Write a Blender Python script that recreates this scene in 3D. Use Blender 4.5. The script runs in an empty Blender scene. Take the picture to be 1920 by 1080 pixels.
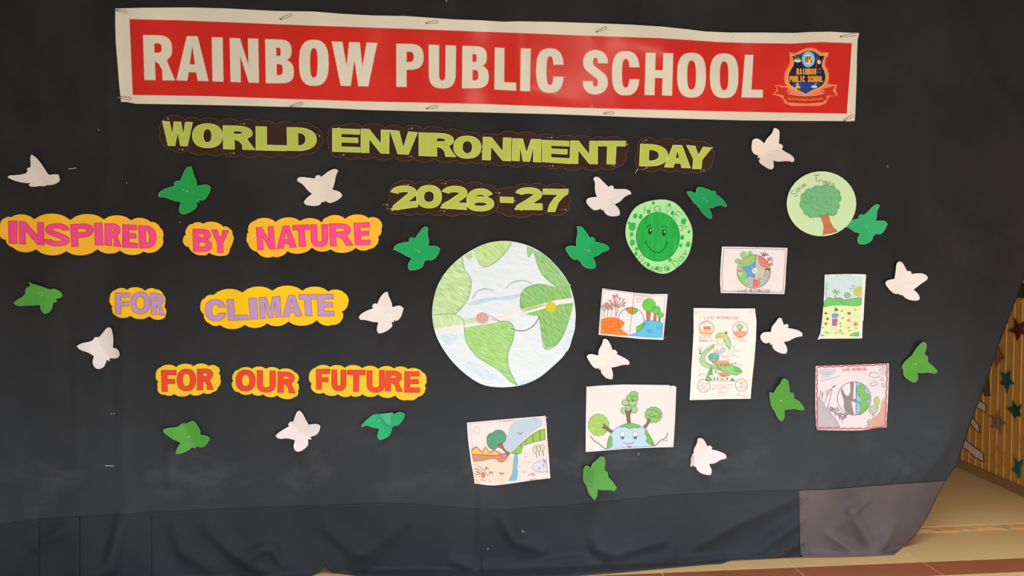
import bpy, math, random
import numpy as np
from mathutils import Vector, Matrix
from mathutils.geometry import delaunay_2d_cdt
random.seed(7)
sc = bpy.context.scene
COL = sc.collection

# ------------------------------------------------------------------ camera
FOC = 1400.0                                   # focal length in pixels of a 1920 px wide frame
YAW, PITCH = math.radians(5.5), math.radians(2.05)
CAM = np.array([0.0, -3.05, 1.262])
Fw = np.array([math.sin(YAW)*math.cos(PITCH), math.cos(YAW)*math.cos(PITCH), -math.sin(PITCH)])
Rt = np.array([math.cos(YAW), -math.sin(YAW), 0.0])
Up = np.cross(Rt, Fw)
cd = bpy.data.cameras.new('camera'); cam = bpy.data.objects.new('camera', cd); COL.objects.link(cam)
cd.sensor_width = 36; cd.lens = 36*FOC/1920; cd.clip_start = .05; cd.clip_end = 60
m = Matrix(((Rt[0], Up[0], -Fw[0], CAM[0]), (Rt[1], Up[1], -Fw[1], CAM[1]), (Rt[2], Up[2], -Fw[2], CAM[2]), (0, 0, 0, 1)))
cam.matrix_world = m
sc.camera = cam

# ------------------------------------------------------------------ light and exposure
sc.view_settings.view_transform = 'Standard'; sc.view_settings.look = 'None'
sc.view_settings.gamma = 1; sc.view_settings.use_curve_mapping = False
sc.view_settings.exposure = 0.0
wd = bpy.data.worlds.new('world'); sc.world = wd; wd.use_nodes = True
wd.node_tree.nodes['Background'].inputs[0].default_value = (1.0, .82, .60, 1)
wd.node_tree.nodes['Background'].inputs[1].default_value = 0.19
def area(name, loc, look, sx, sy, power, col):
    l = bpy.data.lights.new(name, 'AREA'); l.shape = 'RECTANGLE'; l.size = sx; l.size_y = sy
    l.energy = power; l.color = col
    o = bpy.data.objects.new(name, l); COL.objects.link(o); o.location = loc
    d = Vector(look)-Vector(loc); o.rotation_euler = d.to_track_quat('-Z', 'Y').to_euler()
    return o
area('doorway_daylight', (.75, -3.5, .45), (.3, 0, .45), 4.6, .8, 108, (1.0, .975, 1.0))
area('overhead_fill', (1.4, -1.6, 4.0), (1.4, -1.6, 0), 5.5, .8, 70, (.94, .92, .90)).data.spread = math.radians(62)  # unseen light added to brighten the floor and the lower cloth
area('banner_sheen_fill', (1.3, -4.0, 3.2), (1.0, 0, 2.1), 1.5, .12, 9, (1.0, .90, .78))  # unseen light added so the glossy banner shows bright streaks

# ------------------------------------------------------------------ picture <-> wall geometry
def ray(px, py):
    px = np.asarray(px, float); py = np.asarray(py, float)
    return Fw + Rt*((px-960)/FOC)[..., None] - Up*((py-540)/FOC)[..., None]
def on_y(px, py, y):
    d = ray(px, py); t = (y-CAM[1])/d[..., 1]
    return CAM + d*t[..., None]
def on_floor(px, py, z=0.0):
    d = ray(px, py); t = (z-CAM[2])/d[..., 2]
    return CAM + d*t[..., None]

# creases of the cloth, traced as polylines: (points, width px, height m)
CREASE_PX = [
 ([(235,965),(225,1010),(212,1060),(150,1080)],14,.016), ([(395,985),(450,1035),(520,1075)],16,.012),
 ([(465,1042),(495,1022),(515,1022),(532,1052)],10,.014), ([(615,985),(665,1025),(700,1040)],16,.010),
 ([(130,985),(75,1022)],12,.009), ([(330,985),(345,1030),(400,1060)],15,.008), ([(760,975),(700,1020),(640,1052)],18,.010),
 ([(850,1045),(880,1052),(900,1058)],8,.012),
 ([(942,969),(968,1008),(1013,1026)],15,.016), ([(1113,1008),(1120,1024),(1150,1034),(1239,1009)],14,.015),
 ([(1271,1029),(1368,979),(1491,926)],16,.014), ([(1410,1032),(1497,970)],12,.012), ([(1440,1042),(1497,1012)],8,.012),
 ([(910,1058),(1029,1053),(1081,1046),(1120,1050)],8,.014), ([(1120,1052),(1250,1040),(1440,1032)],9,.008),
 ([(1590,956),(1612,995),(1632,1034)],13,.014), ([(1549,1000),(1590,1027),(1628,1036)],8,.014), ([(1590,956),(1622,935)],8,.008),
 ([(1520,1034),(1575,1032),(1625,1036)],5,.008), ([(1590,956),(1560,990)],14,.006), ([(1668,985),(1640,1028)],14,.010),
 ([(1560,906),(1590,884)],5,.007), ([(1592,906),(1612,884)],5,.007), ([(1632,904),(1640,880)],6,.005),
 ([(1660,902),(1684,872)],6,.008), ([(1690,898),(1722,868)],8,.007), ([(1728,890),(1795,800)],14,.010), ([(1500,905),(1530,870)],12,.006),
 ([(1742,60),(1735,330),(1762,440),(1810,470)],16,.008), ([(1800,0),(1850,150),(1910,220)],20,.009),
 ([(975,0),(978,200),(960,300)],14,.003), ([(820,200),(826,330)],10,.003), ([(1170,380),(1150,470)],20,.004),
 ([(1290,640),(1275,780),(1290,900)],20,.004), ([(630,340),(640,600)],22,.004), ([(470,300),(455,560),(480,800)],24,.004),
 ([(120,330),(95,560),(120,820)],22,.005), ([(240,470),(232,860),(246,960)],14,.006), ([(318,760),(324,930)],8,.006),
 ([(150,600),(148,900)],9,.004), ([(735,480),(722,760),(740,900)],14,.004), ([(905,880),(900,1040)],9,.006),
 ([(205,20),(212,300),(190,420)],16,.006), ([(150,150),(170,250)],18,.005), ([(1820,560),(1790,700),(1760,860)],26,.010),
 ([(20,820),(60,1000)],20,.006), ([(880,300),(890,470)],18,.003), ([(1380,560),(1370,700)],18,.003), ([(1660,660),(1680,880)],24,.006),
]
CREASES = []
for pts, w, h in CREASE_PX:
    a = np.array(pts, float); p = on_y(a[:, 0], a[:, 1], 0.0)[:, [0, 2]]
    CREASES.append((p, w*.0021, h*(2.5 if a[:, 1].mean() > 940 else 1.7 if a[:, 1].mean() > 850 else 1.4)))
def relief(x, z):
    """how far the cloth stands out towards the hall at wall point x, z (metres)"""
    x = np.asarray(x, float); z = np.asarray(z, float)
    g = .012 + .0030*np.sin(9.1*x+.8*np.sin(1.7*z)+.4) + .0022*np.sin(17.3*x+.5*z+1.1) + .0016*np.sin(31*x-.9*z) \
        + .0020*np.sin(3.1*z+2.2*x)
    low = np.clip((.55-z)/.5, 0, 1)
    g = g + low*(.006*np.sin(7*x+6*z)+.005*np.sin(13*x-9*z+1)+.003*np.sin(27*x+11*z))
    for p, w, h in CREASES:
        lo = p.min(0)-3.2*w; hi = p.max(0)+3.2*w
        k = (x > lo[0]) & (x < hi[0]) & (z > lo[1]) & (z < hi[1])
        if not k.any(): continue
        xx = x[k]; zz = z[k]; best = np.full(xx.shape, 9e9); tt = np.zeros(xx.shape)
        n = len(p)-1
        for i in range(n):
            a, b = p[i], p[i+1]; d = b-a; L = float(d@d)+1e-12
            t = np.clip(((xx-a[0])*d[0]+(zz-a[1])*d[1])/L, 0, 1)
            e = (xx-a[0]-t*d[0])**2+(zz-a[1]-t*d[1])**2
            u = e < best; best = np.where(u, e, best); tt = np.where(u, (i+t)/n, tt)
        prof = np.exp(-best/(w*w))*(.35+.65*np.sin(np.pi*np.clip(tt, .04, .96))**.6)
        g[k] = g[k] + h*prof
    return g
def on_cloth(px, py, off):
    """wall point seen at picture position px, py that lies off metres in front of the cloth"""
    px = np.asarray(px, float); py = np.asarray(py, float)
    off = np.zeros(px.shape)+off
    y = np.full(px.shape, -.015)
    for _ in range(3):
        d = ray(px, py); t = (y-CAM[1])/d[:, 1]; P = CAM+d*t[:, None]
        y = -(relief(P[:, 0], P[:, 2])+off)
    d = ray(px, py); t = (y-CAM[1])/d[:, 1]
    return CAM+d*t[:, None]

# ------------------------------------------------------------------ names, labels
def tag(o, label=None, cat=None, group=None, kind=None):
    if label: o['label'] = label
    if cat: o['category'] = cat
    if group: o['group'] = group
    if kind: o['kind'] = kind
    return o
def empty(name, loc, label=None, cat=None, group=None, kind=None, parent=None):
    o = bpy.data.objects.new(name, None); COL.objects.link(o); o.location = loc
    o.empty_display_size = .05
    if parent: o.parent = parent
    return tag(o, label, cat, group, kind)
def mesh_obj(name, verts, faces, mats, parent=None, midx=None, smooth=False, loc=(0, 0, 0), label=None, kind=None):
    me = bpy.data.meshes.new(name)
    me.from_pydata([tuple(v) for v in verts], [], faces)
    for mt in (mats if isinstance(mats, (list, tuple)) else [mats]): me.materials.append(mt)
    if midx is not None: me.polygons.foreach_set('material_index', midx)
    if smooth: me.polygons.foreach_set('use_smooth', [True]*len(me.polygons))
    me.update()
    o = bpy.data.objects.new(name, me); COL.objects.link(o); o.location = loc
    if parent: o.parent = parent
    return tag(o, label, None, None, kind)

# ------------------------------------------------------------------ materials
def lin(c):
    return tuple((v/255/12.92 if v/255 <= .04045 else ((v/255+.055)/1.055)**2.4) for v in c)
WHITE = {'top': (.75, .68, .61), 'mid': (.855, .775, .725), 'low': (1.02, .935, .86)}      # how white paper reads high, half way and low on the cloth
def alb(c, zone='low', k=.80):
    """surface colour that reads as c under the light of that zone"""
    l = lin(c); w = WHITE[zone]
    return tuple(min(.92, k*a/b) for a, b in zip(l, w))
MC = {}
def mat(name, col, rough=.85, spec=.2, kind=None, col2=None, scale=60., amt=.5, angle=0., stretch=(1, 1, 1), bump=0., coat=0., detail=3.):
    key = (name, tuple(round(c, 4) for c in col), kind, tuple(col2) if col2 else None, scale, amt, angle, rough, bump)
    if key in MC: return MC[key]
    mt = bpy.data.materials.new(name); mt.use_nodes = True; nt = mt.node_tree; N = nt.nodes; L = nt.links
    b = N['Principled BSDF']; b.inputs['Base Color'].default_value = (*col, 1)
    b.inputs['Roughness'].default_value = rough; b.inputs['Specular IOR Level'].default_value = spec
    if coat: b.inputs['Coat Weight'].default_value = coat; b.inputs['Coat Roughness'].default_value = .17
    if kind:
        tc = N.new('ShaderNodeTexCoord'); mp = N.new('ShaderNodeMapping'); nz = N.new('ShaderNodeTexNoise')
        mp.vector_type = 'TEXTURE'                      # turns first, then stretches: strokes run along the angle
        mp.inputs['Rotation'].default_value = (0, angle, 0); mp.inputs['Scale'].default_value = tuple(1/v for v in stretch)
        L.new(tc.outputs['Object'], mp.inputs[0]); L.new(mp.outputs[0], nz.inputs['Vector'])
        nz.inputs['Scale'].default_value = scale; nz.inputs['Detail'].default_value = detail
        rp = N.new('ShaderNodeValToRGB'); L.new(nz.outputs['Fac'], rp.inputs[0])
        rp.color_ramp.elements[0].position = .5-amt*.5*.5; rp.color_ramp.elements[1].position = .5+amt*.5*.5+.02
        rp.color_ramp.elements[0].color = (*col, 1); rp.color_ramp.elements[1].color = (*(col2 or col), 1)
        L.new(rp.outputs[0], b.inputs['Base Color'])
        if bump:
            bp = N.new('ShaderNodeBump'); bp.inputs['Strength'].default_value = bump; bp.inputs['Distance'].default_value = .002
            L.new(nz.outputs['Fac'], bp.inputs['Height']); L.new(bp.outputs[0], b.inputs['Normal'])
    MC[key] = mt
    return mt
def paper(c, zone='low', name='paper'):
    a = alb(c, zone); b = tuple(min(.9, v*.95) for v in a)
    return mat(name, a, .8, .2, 'n', b, 9, 1.2)
def ink(c, zone='low'):
    return mat('ink', alb(c, zone), .7, .2)
def crayon(c, zone='low', angle=.6, white=(245, 240, 235), w=.55, scale=26):
    scale *= 1.7
    a = alb(c, zone); p = alb(white, zone); b = tuple(x*(1-w)+y*w for x, y in zip(a, p))
    return mat('crayon', a, .8, .15, 'n', b, scale, .9, angle, (1.0, 1.0, 7.0), detail=5.)
def wash(c, c2, zone='low', scale=14):
    return mat('watercolour', alb(c, zone), .75, .2, 'n', alb(c2, zone), scale, .8)

# ------------------------------------------------------------------ flat shapes
def smooth_loop(pts, n=5, ang=62):
    """closed spline through the points; turns sharper than ang degrees stay corners"""
    P = [np.array(p[:2], float) for p in pts]; k = len(P); out = []
    def tang(i, other):
        a, b, c = P[i-1], P[i], P[(i+1) % k]
        u, v = b-a, c-b; lu, lv = np.linalg.norm(u)+1e-9, np.linalg.norm(v)+1e-9
        if math.degrees(math.acos(max(-1, min(1, float(u@v)/lu/lv)))) > ang: return other
        t = (u/lu+v/lv); t /= np.linalg.norm(t)+1e-9
        return t*np.linalg.norm(other)
    for i in range(k):
        j = (i+1) % k; d = P[j]-P[i]; m0 = tang(i, d); m1 = tang(j, d)
        for s in range(n):
            t = s/n; t2, t3 = t*t, t*t*t
            out.append(tuple((2*t3-3*t2+1)*P[i]+(t3-2*t2+t)*m0+(-2*t3+3*t2)*P[j]+(t3-t2)*m1))
    return out
def smooth_line(pts, n=5):
    P = [np.array(p, float) for p in pts]
    if len(P) < 3: return [tuple(p) for p in P]
    Q = [2*P[0]-P[1]]+P+[2*P[-1]-P[-2]]; out = []
    for i in range(1, len(Q)-2):
        for s in range(n):
            t = s/n
            out.append(tuple(.5*((2*Q[i])+(-Q[i-1]+Q[i+1])*t+(2*Q[i-1]-5*Q[i]+4*Q[i+1]-Q[i+2])*t*t+(-Q[i-1]+3*Q[i]-3*Q[i+1]+Q[i+2])*t**3)))
    out.append(tuple(P[-1])); return out
def scallop(cusps, sag=.17, n=6):
    """cloud outline: arcs bulging outwards between the cusps"""
    P = [np.array(p[:2], float) for p in cusps]; k = len(P)
    A = sum(P[i][0]*P[(i+1) % k][1]-P[(i+1) % k][0]*P[i][1] for i in range(k))
    sg = 1 if A > 0 else -1; out = []
    for i in range(k):
        a, b = P[i], P[(i+1) % k]; d = b-a; L = np.linalg.norm(d); nr = np.array([d[1], -d[0]])/(L+1e-9)*sg
        s = cusps[i][2] if len(cusps[i]) > 2 else sag
        for q in range(n):
            t = q/n; out.append(tuple(a+d*t+nr*L*s*(1-(2*t-1)**2)**.8))
    return out
def ell(cx, cy, rx, ry=None, n=28, rot=0., wob=0., a0=0, a1=360):
    ry = ry or rx; o = []; full = (a1-a0) >= 360
    for i in range(n if full else n+1):
        t = math.radians(a0+(a1-a0)*i/n); w = 1+wob*math.sin(5*t+cx)+wob*.7*math.sin(9*t+cy)
        x, y = rx*w*math.cos(t), ry*w*math.sin(t)
        o.append((cx+x*math.cos(rot)-y*math.sin(rot), cy+x*math.sin(rot)+y*math.cos(rot)))
    return o
def crown(cx, cy, rx, ry=None, bumps=9, n=4, rot=0):
    pts = ell(cx, cy, rx*.92, (ry or rx)*.92, bumps, rot); return scallop(pts, .28, n)
def winding(P, loop):
    x, y = P[:, 0], P[:, 1]; w = np.zeros(len(P), int); L = np.array(loop); M = np.roll(L, -1, 0)
    for (x0, y0), (x1, y1) in zip(L, M):
        if y0 == y1: continue
        c = (x1-x0)*(y-y0)-(x-x0)*(y1-y0)
        w += ((y0 <= y) & (y1 > y) & (c > 0)).astype(int)-((y0 > y) & (y1 <= y) & (c < 0)).astype(int)
    return w
def tri2d(outers, holes=(), grid=14.):
    V, E = [], []
    def cut(lp):
        o = []
        for i, a in enumerate(lp):
            b = lp[(i+1) % len(lp)]; n = max(1, int(math.ceil(math.hypot(b[0]-a[0], b[1]-a[1])/grid)))
            o += [(a[0]+(b[0]-a[0])*k/n, a[1]+(b[1]-a[1])*k/n) for k in range(n)]
        return o
    outers = [cut(l) for l in outers]; holes = [cut(l) for l in holes]
    for lp in list(outers)+list(holes):
        s = len(V); n = len(lp)
        V += [Vector(p[:2]) for p in lp]; E += [(s+i, s+(i+1) % n) for i in range(n)]
    A = np.array([v[:] for v in V]); lo, hi = A.min(0), A.max(0)
    if max(hi-lo) > grid*1.3:
        gx = np.arange(lo[0]+grid*.5, hi[0], grid); gy = np.arange(lo[1]+grid*.5, hi[1], grid)
        G = np.array([(x+(.25*grid if j % 2 else -.25*grid), y) for j, y in enumerate(gy) for x in gx])
        if len(G):
            ins = np.zeros(len(G), bool)
            for lp in outers: ins |= winding(G, lp) != 0
            G = G[ins]
            V += [Vector(p) for p in G]
    r = delaunay_2d_cdt(V, E, [], 0, 1e-5)
    v2 = np.array([p[:] for p in r[0]]); F = np.array([f[:3] for f in r[2] if len(f) == 3])
    C = v2[F].mean(1); ok = np.zeros(len(F), bool)
    for lp in outers: ok |= winding(C, lp) != 0
    for lp in holes: ok &= winding(C, lp) == 0
    e2 = np.maximum.reduce([((v2[F[:, i]]-v2[F[:, (i+1) % 3]])**2).sum(1) for i in range(3)])
    a, b, c = v2[F[:, 0]], v2[F[:, 1]], v2[F[:, 2]]
    ok &= np.abs((b[:, 0]-a[:, 0])*(c[:, 1]-a[:, 1])-(b[:, 1]-a[:, 1])*(c[:, 0]-a[:, 0])) > .004*e2      # no slivers
    F = F[ok]
    # orient counter-clockwise in picture space (y down) -> facing the hall
    a, b, c = v2[F[:, 0]], v2[F[:, 1]], v2[F[:, 2]]
    ar = (b[:, 0]-a[:, 0])*(c[:, 1]-a[:, 1])-(b[:, 1]-a[:, 1])*(c[:, 0]-a[:, 0])
    F[ar > 0] = F[ar > 0][:, ::-1]
    used = np.unique(F); mp = -np.ones(len(v2), int); mp[used] = np.arange(len(used))
    F = mp[F]; v2 = v2[used]
    ed = {}
    for f in F:
        for i in range(3):
            e = (int(f[i]), int(f[(i+1) % 3]))
            if (e[1], e[0]) in ed: del ed[(e[1], e[0])]
            else: ed[e] = 1
    return v2, F, list(ed)

class Board:
    """something pinned on the cloth; every shape is given in picture positions and set on the cloth in metres"""
    def __init__(s, name, cx, cy, off, label, cat, group=None, lift=None, surf=None):
        s.off = off; s.lift = lift or (lambda x, y: 0.*x); s.surf = surf or on_cloth; s.c = (cx, cy)
        p = s.surf(np.array([cx]), np.array([cy]), off)[0]
        s.loc = p; s.root = empty(name, tuple(p), label, cat, group)
    def pos(s, P, layer):
        P = np.asarray(P, float)
        return s.surf(P[:, 0], P[:, 1], s.off+s.lift(P[:, 0], P[:, 1])+layer*.00042)-s.loc
    def shape(s, name, outers, mt, layer=0, holes=(), thick=0., rim=None, rimw=.9, grid=14., parent=None, label=None, smooth=True):
        if outers and not isinstance(outers[0], (list,)): outers = [outers]
        v2, F, ed = tri2d(outers, holes, grid)
        A = s.pos(v2, layer); faces = [tuple(int(i) for i in f) for f in F]; V = list(A); mi = [0]*len(faces); mats = [mt]
        if thick:
            n = len(A); V += list(A+np.array([0, thick, 0]))
            for f in list(faces): faces.append((f[2]+n, f[1]+n, f[0]+n)); mi.append(0)
            for a, b in ed:                                  # cut edge with vertices of its own, so the faces shade smoothly
                k = len(V); V += [V[a], V[b], V[b+n], V[a+n]]; faces.append((k+1, k, k+3, k+2)); mi.append(0)
        if rim:
            mats.append(rim)
            for a, b in ed:
                p, q = v2[a], v2[b]; d = q-p; L = np.linalg.norm(d)
                if L < 1e-6: continue
                nr = np.array([-d[1], d[0]])/L*rimw*.5; e = d/L*rimw*.3
                quad = np.array([p-nr-e, q-nr+e, q+nr+e, p+nr-e]); X = s.pos(quad, layer+.7); k = len(V)
                V += list(X); faces.append((k, k+1, k+2, k+3) if rim else ()); mi.append(1)
        o = mesh_obj(name, V, faces, mats, parent or s.root, mi, smooth, label=label)
        return o
    def line(s, name, polys, mt, w=1.0, layer=2, parent=None, closed=False, label=None):
        V, F = [], []
        for pl in polys:
            pts = [np.array(p, float) for p in pl]
            if closed: pts.append(pts[0])
            q = []
            for a, b in zip(pts, pts[1:]):
                n = max(1, int(np.linalg.norm(b-a)//10)); q += [a+(b-a)*i/n for i in range(n)]
            q.append(pts[-1]); q = [p for i, p in enumerate(q) if i == 0 or np.linalg.norm(p-q[i-1]) > 1e-6]
            if len(q) < 2: continue
            L, R = [], []
            for i, p in enumerate(q):
                t = q[min(i+1, len(q)-1)]-q[max(i-1, 0)]; t = t/(np.linalg.norm(t)+1e-9); nr = np.array([-t[1], t[0]])*w*.5
                L.append(p+nr); R.append(p-nr)
            A = s.pos(np.array(L+R), layer); k = len(V); n = len(q); V += list(A)
            F += [(k+i, k+i+1, k+n+i+1, k+n+i) for i in range(n-1)]
        if F: return mesh_obj(name, V, F, mt, parent or s.root, label=label)

def X(x0, y0, sc_):
    """turns positions read off an enlarged crop into picture positions"""
    def f(pts): return [((p[0])/sc_+x0, (p[1])/sc_+y0)+tuple(p[2:]) for p in pts]
    return f
# ------------------------------------------------------------------ lettering
def sup(cx, cy, rx, ry, a0, a1, n=14, e=2.3):
    o = []
    for i in range(n+1):
        t = math.radians(a0+(a1-a0)*i/n); c, s_ = math.cos(t), math.sin(t)
        o.append((cx+rx*math.copysign(abs(c)**(2/e), c), cy+ry*math.copysign(abs(s_)**(2/e), s_)))
    return o
def stroke(path, tx, ty):
    L, R = [], []
    for i, p in enumerate(path):
        a, b = path[max(0, i-1)], path[min(len(path)-1, i+1)]
        dx, dy = (b[0]-a[0])/max(tx, .01), (b[1]-a[1])/max(ty, .01); l = math.hypot(dx, dy)+1e-9
        nx, ny = -dy/l, dx/l
        L.append((p[0]+nx*tx/2, p[1]+ny*ty/2)); R.append((p[0]-nx*tx/2, p[1]-ny*ty/2))
    return L+R[::-1]
def glyph(ch, tx, ty, e=2.3):
    """outlines and counters of a bold capital in a unit box; tx stem width, ty bar height"""
    if ch == 'I': return [[(0, 0), (1, 0), (1, 1), (0, 1)]], []
    if ch == '-': return [[(0, 0), (1, 0), (1, 1), (0, 1)]], []
    if ch == 'L': return [[(0, 0), (1, 0), (1, ty), (tx, ty), (tx, 1), (0, 1)]], []
    if ch == 'T': return [[(0, 1), (1, 1), (1, 1-ty), (.5+tx/2, 1-ty), (.5+tx/2, 0), (.5-tx/2, 0), (.5-tx/2, 1-ty), (0, 1-ty)]], []
    if ch == 'H':
        return [[(0, 0), (tx, 0), (tx, .5-ty/2), (1-tx, .5-ty/2), (1-tx, 0), (1, 0), (1, 1), (1-tx, 1), (1-tx, .5+ty/2), (tx, .5+ty/2), (tx, 1), (0, 1)]], []
    if ch in 'EF':
        a = .52-ty*.48; b = a+ty*.95
        if ch == 'E': return [[(0, 0), (1, 0), (1, ty), (tx, ty), (tx, a), (.93, a), (.93, b), (tx, b), (tx, 1-ty), (1, 1-ty), (1, 1), (0, 1)]], []
        a -= .04; b -= .04
        return [[(0, 0), (tx, 0), (tx, a), (.92, a), (.92, b), (tx, b), (tx, 1-ty), (1, 1-ty), (1, 1), (0, 1)]], []
    if ch == 'N': tx *= .93
    if ch == 'N': return [[(0, 0), (tx, 0), (tx, .60), (1-tx, 0), (1, 0), (1, 1), (1-tx, 1), (1-tx, .40), (tx, 1), (0, 1)]], []
    if ch == 'M':
        t = min(tx, .26); return [[(0, 0), (t, 0), (t, .72), (.5-t*.45, 0), (.5+t*.45, 0), (1-t, .72), (1-t, 0), (1, 0), (1, 1), (1-t*1.35, 1), (.5, .38), (t*1.35, 1), (0, 1)]], []
    if ch == 'W':
        s_ = min(tx, .235); return [[(0, 1), (s_, 1), (.315, .45), (.5-s_*.5, 1), (.5+s_*.5, 1), (.685, .45), (1-s_, 1), (1, 1), (.84, 0), (.84-s_*1.05, 0), (.5, .60), (.16+s_*1.05, 0), (.16, 0)]], []
    if ch == 'V':
        s_ = min(tx*1.05, .34); return [[(0, 1), (s_, 1), (.5, .28), (1-s_, 1), (1, 1), (.5+s_*.58, 0), (.5-s_*.58, 0)]], []
    if ch == 'Y':
        s_ = min(tx, .34); return [[(0, 1), (s_, 1), (.5, .62), (1-s_, 1), (1, 1), (.5+s_/2, .42), (.5+s_/2, 0), (.5-s_/2, 0), (.5-s_/2, .42)]], []
    if ch == 'A':
        a = min(.2, tx*.5+.01); b = min(.34, tx*.98); h0 = .19; h1 = h0+ty*.95; ap = .80
        xb = b+(.5-b)*(h0/ap); xh = b+(.5-b)*(h1/ap)
        return [[(0, 0), (.5-a, 1), (.5+a, 1), (1, 0), (1-b, 0), (1-xb, h0), (xb, h0), (b, 0)]], [[(xh, h1), (1-xh, h1), (.5, ap)]]
    if ch in 'O0': return [sup(.5, .5, .5, .5, 0, 348, 30, e)], [sup(.5, .5, .5-tx, .5-ty, 0, 348, 30, e)]
    if ch == 'C':
        g = .135; ry = .5-ty; ao = math.degrees(math.asin(min(1, (g/.5)**(e/2)))); ai = math.degrees(math.asin(min(1, (g/ry)**(e/2))))
        return [sup(.5, .5, .5, .5, ao, 360-ao, 30, e)+sup(.5, .5, .5-tx, ry, 360-ai, ai, 30, e)], []
    if ch == 'U':
        r = .36; return [[(0, 1)]+sup(.5, r, .5, r, 180, 360, 18, e)+[(1, 1), (1-tx, 1)]+sup(.5, r, .5-tx, r-ty, 360, 180, 18, e)+[(tx, 1)]], []
    if ch == 'D':
        s_ = .30; si = max(s_, tx+.02)
        return [[(0, 0)]+sup(s_, .5, 1-s_, .5, -90, 90, 18, e)+[(0, 1)]], [[(tx, ty)]+sup(si, .5, 1-tx-si, .5-ty, -90, 90, 14, e)+[(tx, 1-ty)]]
    if ch in 'PR':
        hb = .40 if ch == 'P' else .43; w = 1.0 if ch == 'P' else .96; s_ = .45; ti = max(s_, tx+.03)
        out = [(0, 0), (tx, 0), (tx, hb)]+sup(s_, (1+hb)/2, w-s_, (1-hb)/2, -90, 90, 14, e)+[(0, 1)]
        hole = [(tx, hb+ty*.95)]+sup(ti, (1+hb)/2, max(.05, w-tx*.95-ti), (1-hb)/2-ty*.97, -90, 90, 10, e)+[(tx, 1-ty)]
        if ch == 'P': return [out], [hole]
        leg = [(tx*.7, hb-.0), (tx*.7, hb+ty*.5), (.72, hb+ty*.75), (.80, hb-.06), (.90, .18), (1.0, 0), (1-tx*1.12, 0), (.60, .22), (.50, hb-.07), (tx, hb-.01)]
        return [out, leg], [hole]
    if ch == 'B':
        s_ = .5; si = max(s_, tx+.03)
        lo_ = [(0, 0)]+sup(s_, .275, 1-s_, .275, -90, 90, 12, e)+[(0, .55)]
        up_ = [(0, .5)]+sup(s_, .755, .94-s_, .245, -90, 90, 12, e)+[(0, 1)]
        h1 = [(tx, ty)]+sup(si, (ty+.53-ty/2)/2, max(.06, 1-tx-si), (.53-ty*1.5)/2, -90, 90, 8, e)+[(tx, .53-ty/2)]
        h2 = [(tx, .53+ty/2)]+sup(si, (1-ty+.53+ty/2)/2, max(.05, .94-tx-si), (.47-ty*1.5)/2, -90, 90, 8, e)+[(tx, 1-ty)]
        return [lo_, up_], [h1, h2]
    if ch == 'S':
        c1, c2 = .73, .27
        p = sup(.5, c1, .5-tx/2, .27-ty/2, -8, 225, 22, 2.2)+sup(.5, c2, .5-tx/2, .27-ty/2, 45, -188, 22, 2.2)
        return [stroke(p, tx, ty)], []
    if ch == '2':
        p = sup(.5, .69, .5-tx/2, .31-ty/2, 172, -35, 20, 2.2)+[(.45, .30), (.28, .18), (tx*.50, .06)]
        return [stroke(p, tx, ty), [(0, 0), (1, 0), (1, ty*1.05), (tx*.7, ty*1.05), (.02, .06)]], []
    if ch == '6':
        p = sup(.5, .5, .5-tx/2, .5-ty/2, 28, 200, 22, 2.2)
        return [sup(.5, .325, .5, .325, 0, 345, 24, 2.2), stroke(p, tx, ty)], [sup(.5, .31, .5-tx*.95, .31-ty*.85, 0, 345, 20, 2.1)]
    if ch == '7':
        return [[(0, 1), (1, 1), (1, .80), (.82, .64), (.66, .40), (.56, 0), (.56-tx, 0), (.30, .30), (.46, .58), (.62, .76), (0, .76)]], []
def place(loops, q, w=0.):
    (ax, ay), (bx, by), (cx, cy), (dx, dy) = q      # TL TR BR BL
    r = []
    for lp in loops:
        r.append([((ax*(1-u)+bx*u)*v+(dx*(1-u)+cx*u)*(1-v), (ay*(1-u)+by*u)*v+(dy*(1-u)+cy*u)*(1-v)) for u, v in lp])
    return r
def letters(bd, f, data, stem, bar, mt, layer, thick=0., rim=None, rimw=.9, name='letter', e=2.3, parent=None):
    for d in data:
        ch = d[0]; q = f([(d[1], d[2]), (d[3], d[4]), (d[5], d[6]), (d[7], d[8])])
        w = (abs(d[3]-d[1])+abs(d[5]-d[7]))/2; h = (abs(d[7+1]-d[2])+abs(d[6]-d[4]))/2
        o, hl = glyph(ch, min(.45, stem/w), min(.32, bar/h), e)
        bd.shape(name, place(o, q), mt, layer, place(hl, q), thick, rim, rimw, 10., parent)
HAND = {'H': '00 06|40 46|03 43', 'A': '00 26 40|12 32', 'V': '06 20 46', 'E': '46 06 00 40|03 33', 'L': '06 00 40', 'N': '00 06 40 46',
 'D': '00 06 26 44 42 20 00', 'R': '00 06 36 45 44 33 03|23 40', 'S': '45 36 16 05 04 13 33 42 41 30 10 01', 'T': '06 46|26 20',
 'O': '10 01 05 16 36 45 41 30 10', 'I': '20 26|16 36|10 30', 'G': '45 36 16 05 01 10 30 41 43 23', 'P': '00 06 36 45 44 33 03',
 'a': '44 24 03 01 10 30 42|44 41 50', 'e': '02 42 43 34 14 03 01 10 30 41', 'v': '04 20 44', 'r': '04 00|02 14 34 43', 's': '43 24 13 32 41 20 00',
 'n': '04 00|02 14 34 43 40', 'y': '04 21|44 10', '.': '23 24', 'd': '44 24 03 01 10 30 42|46 40', 't': '26 21 40|04 44', 'o': '10 01 03 14 34 43 41 30 10',
 'i': '24 20|25 26', 'h': '06 00|03 14 34 43 40', 'l': '26 20', 'c': '43 34 14 03 01 10 30 41', 'u': '04 01 10 30 44|44 40', 'k': '06 00|44 02|13 40', 'f': '46 36 25 20|14 34'}
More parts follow.
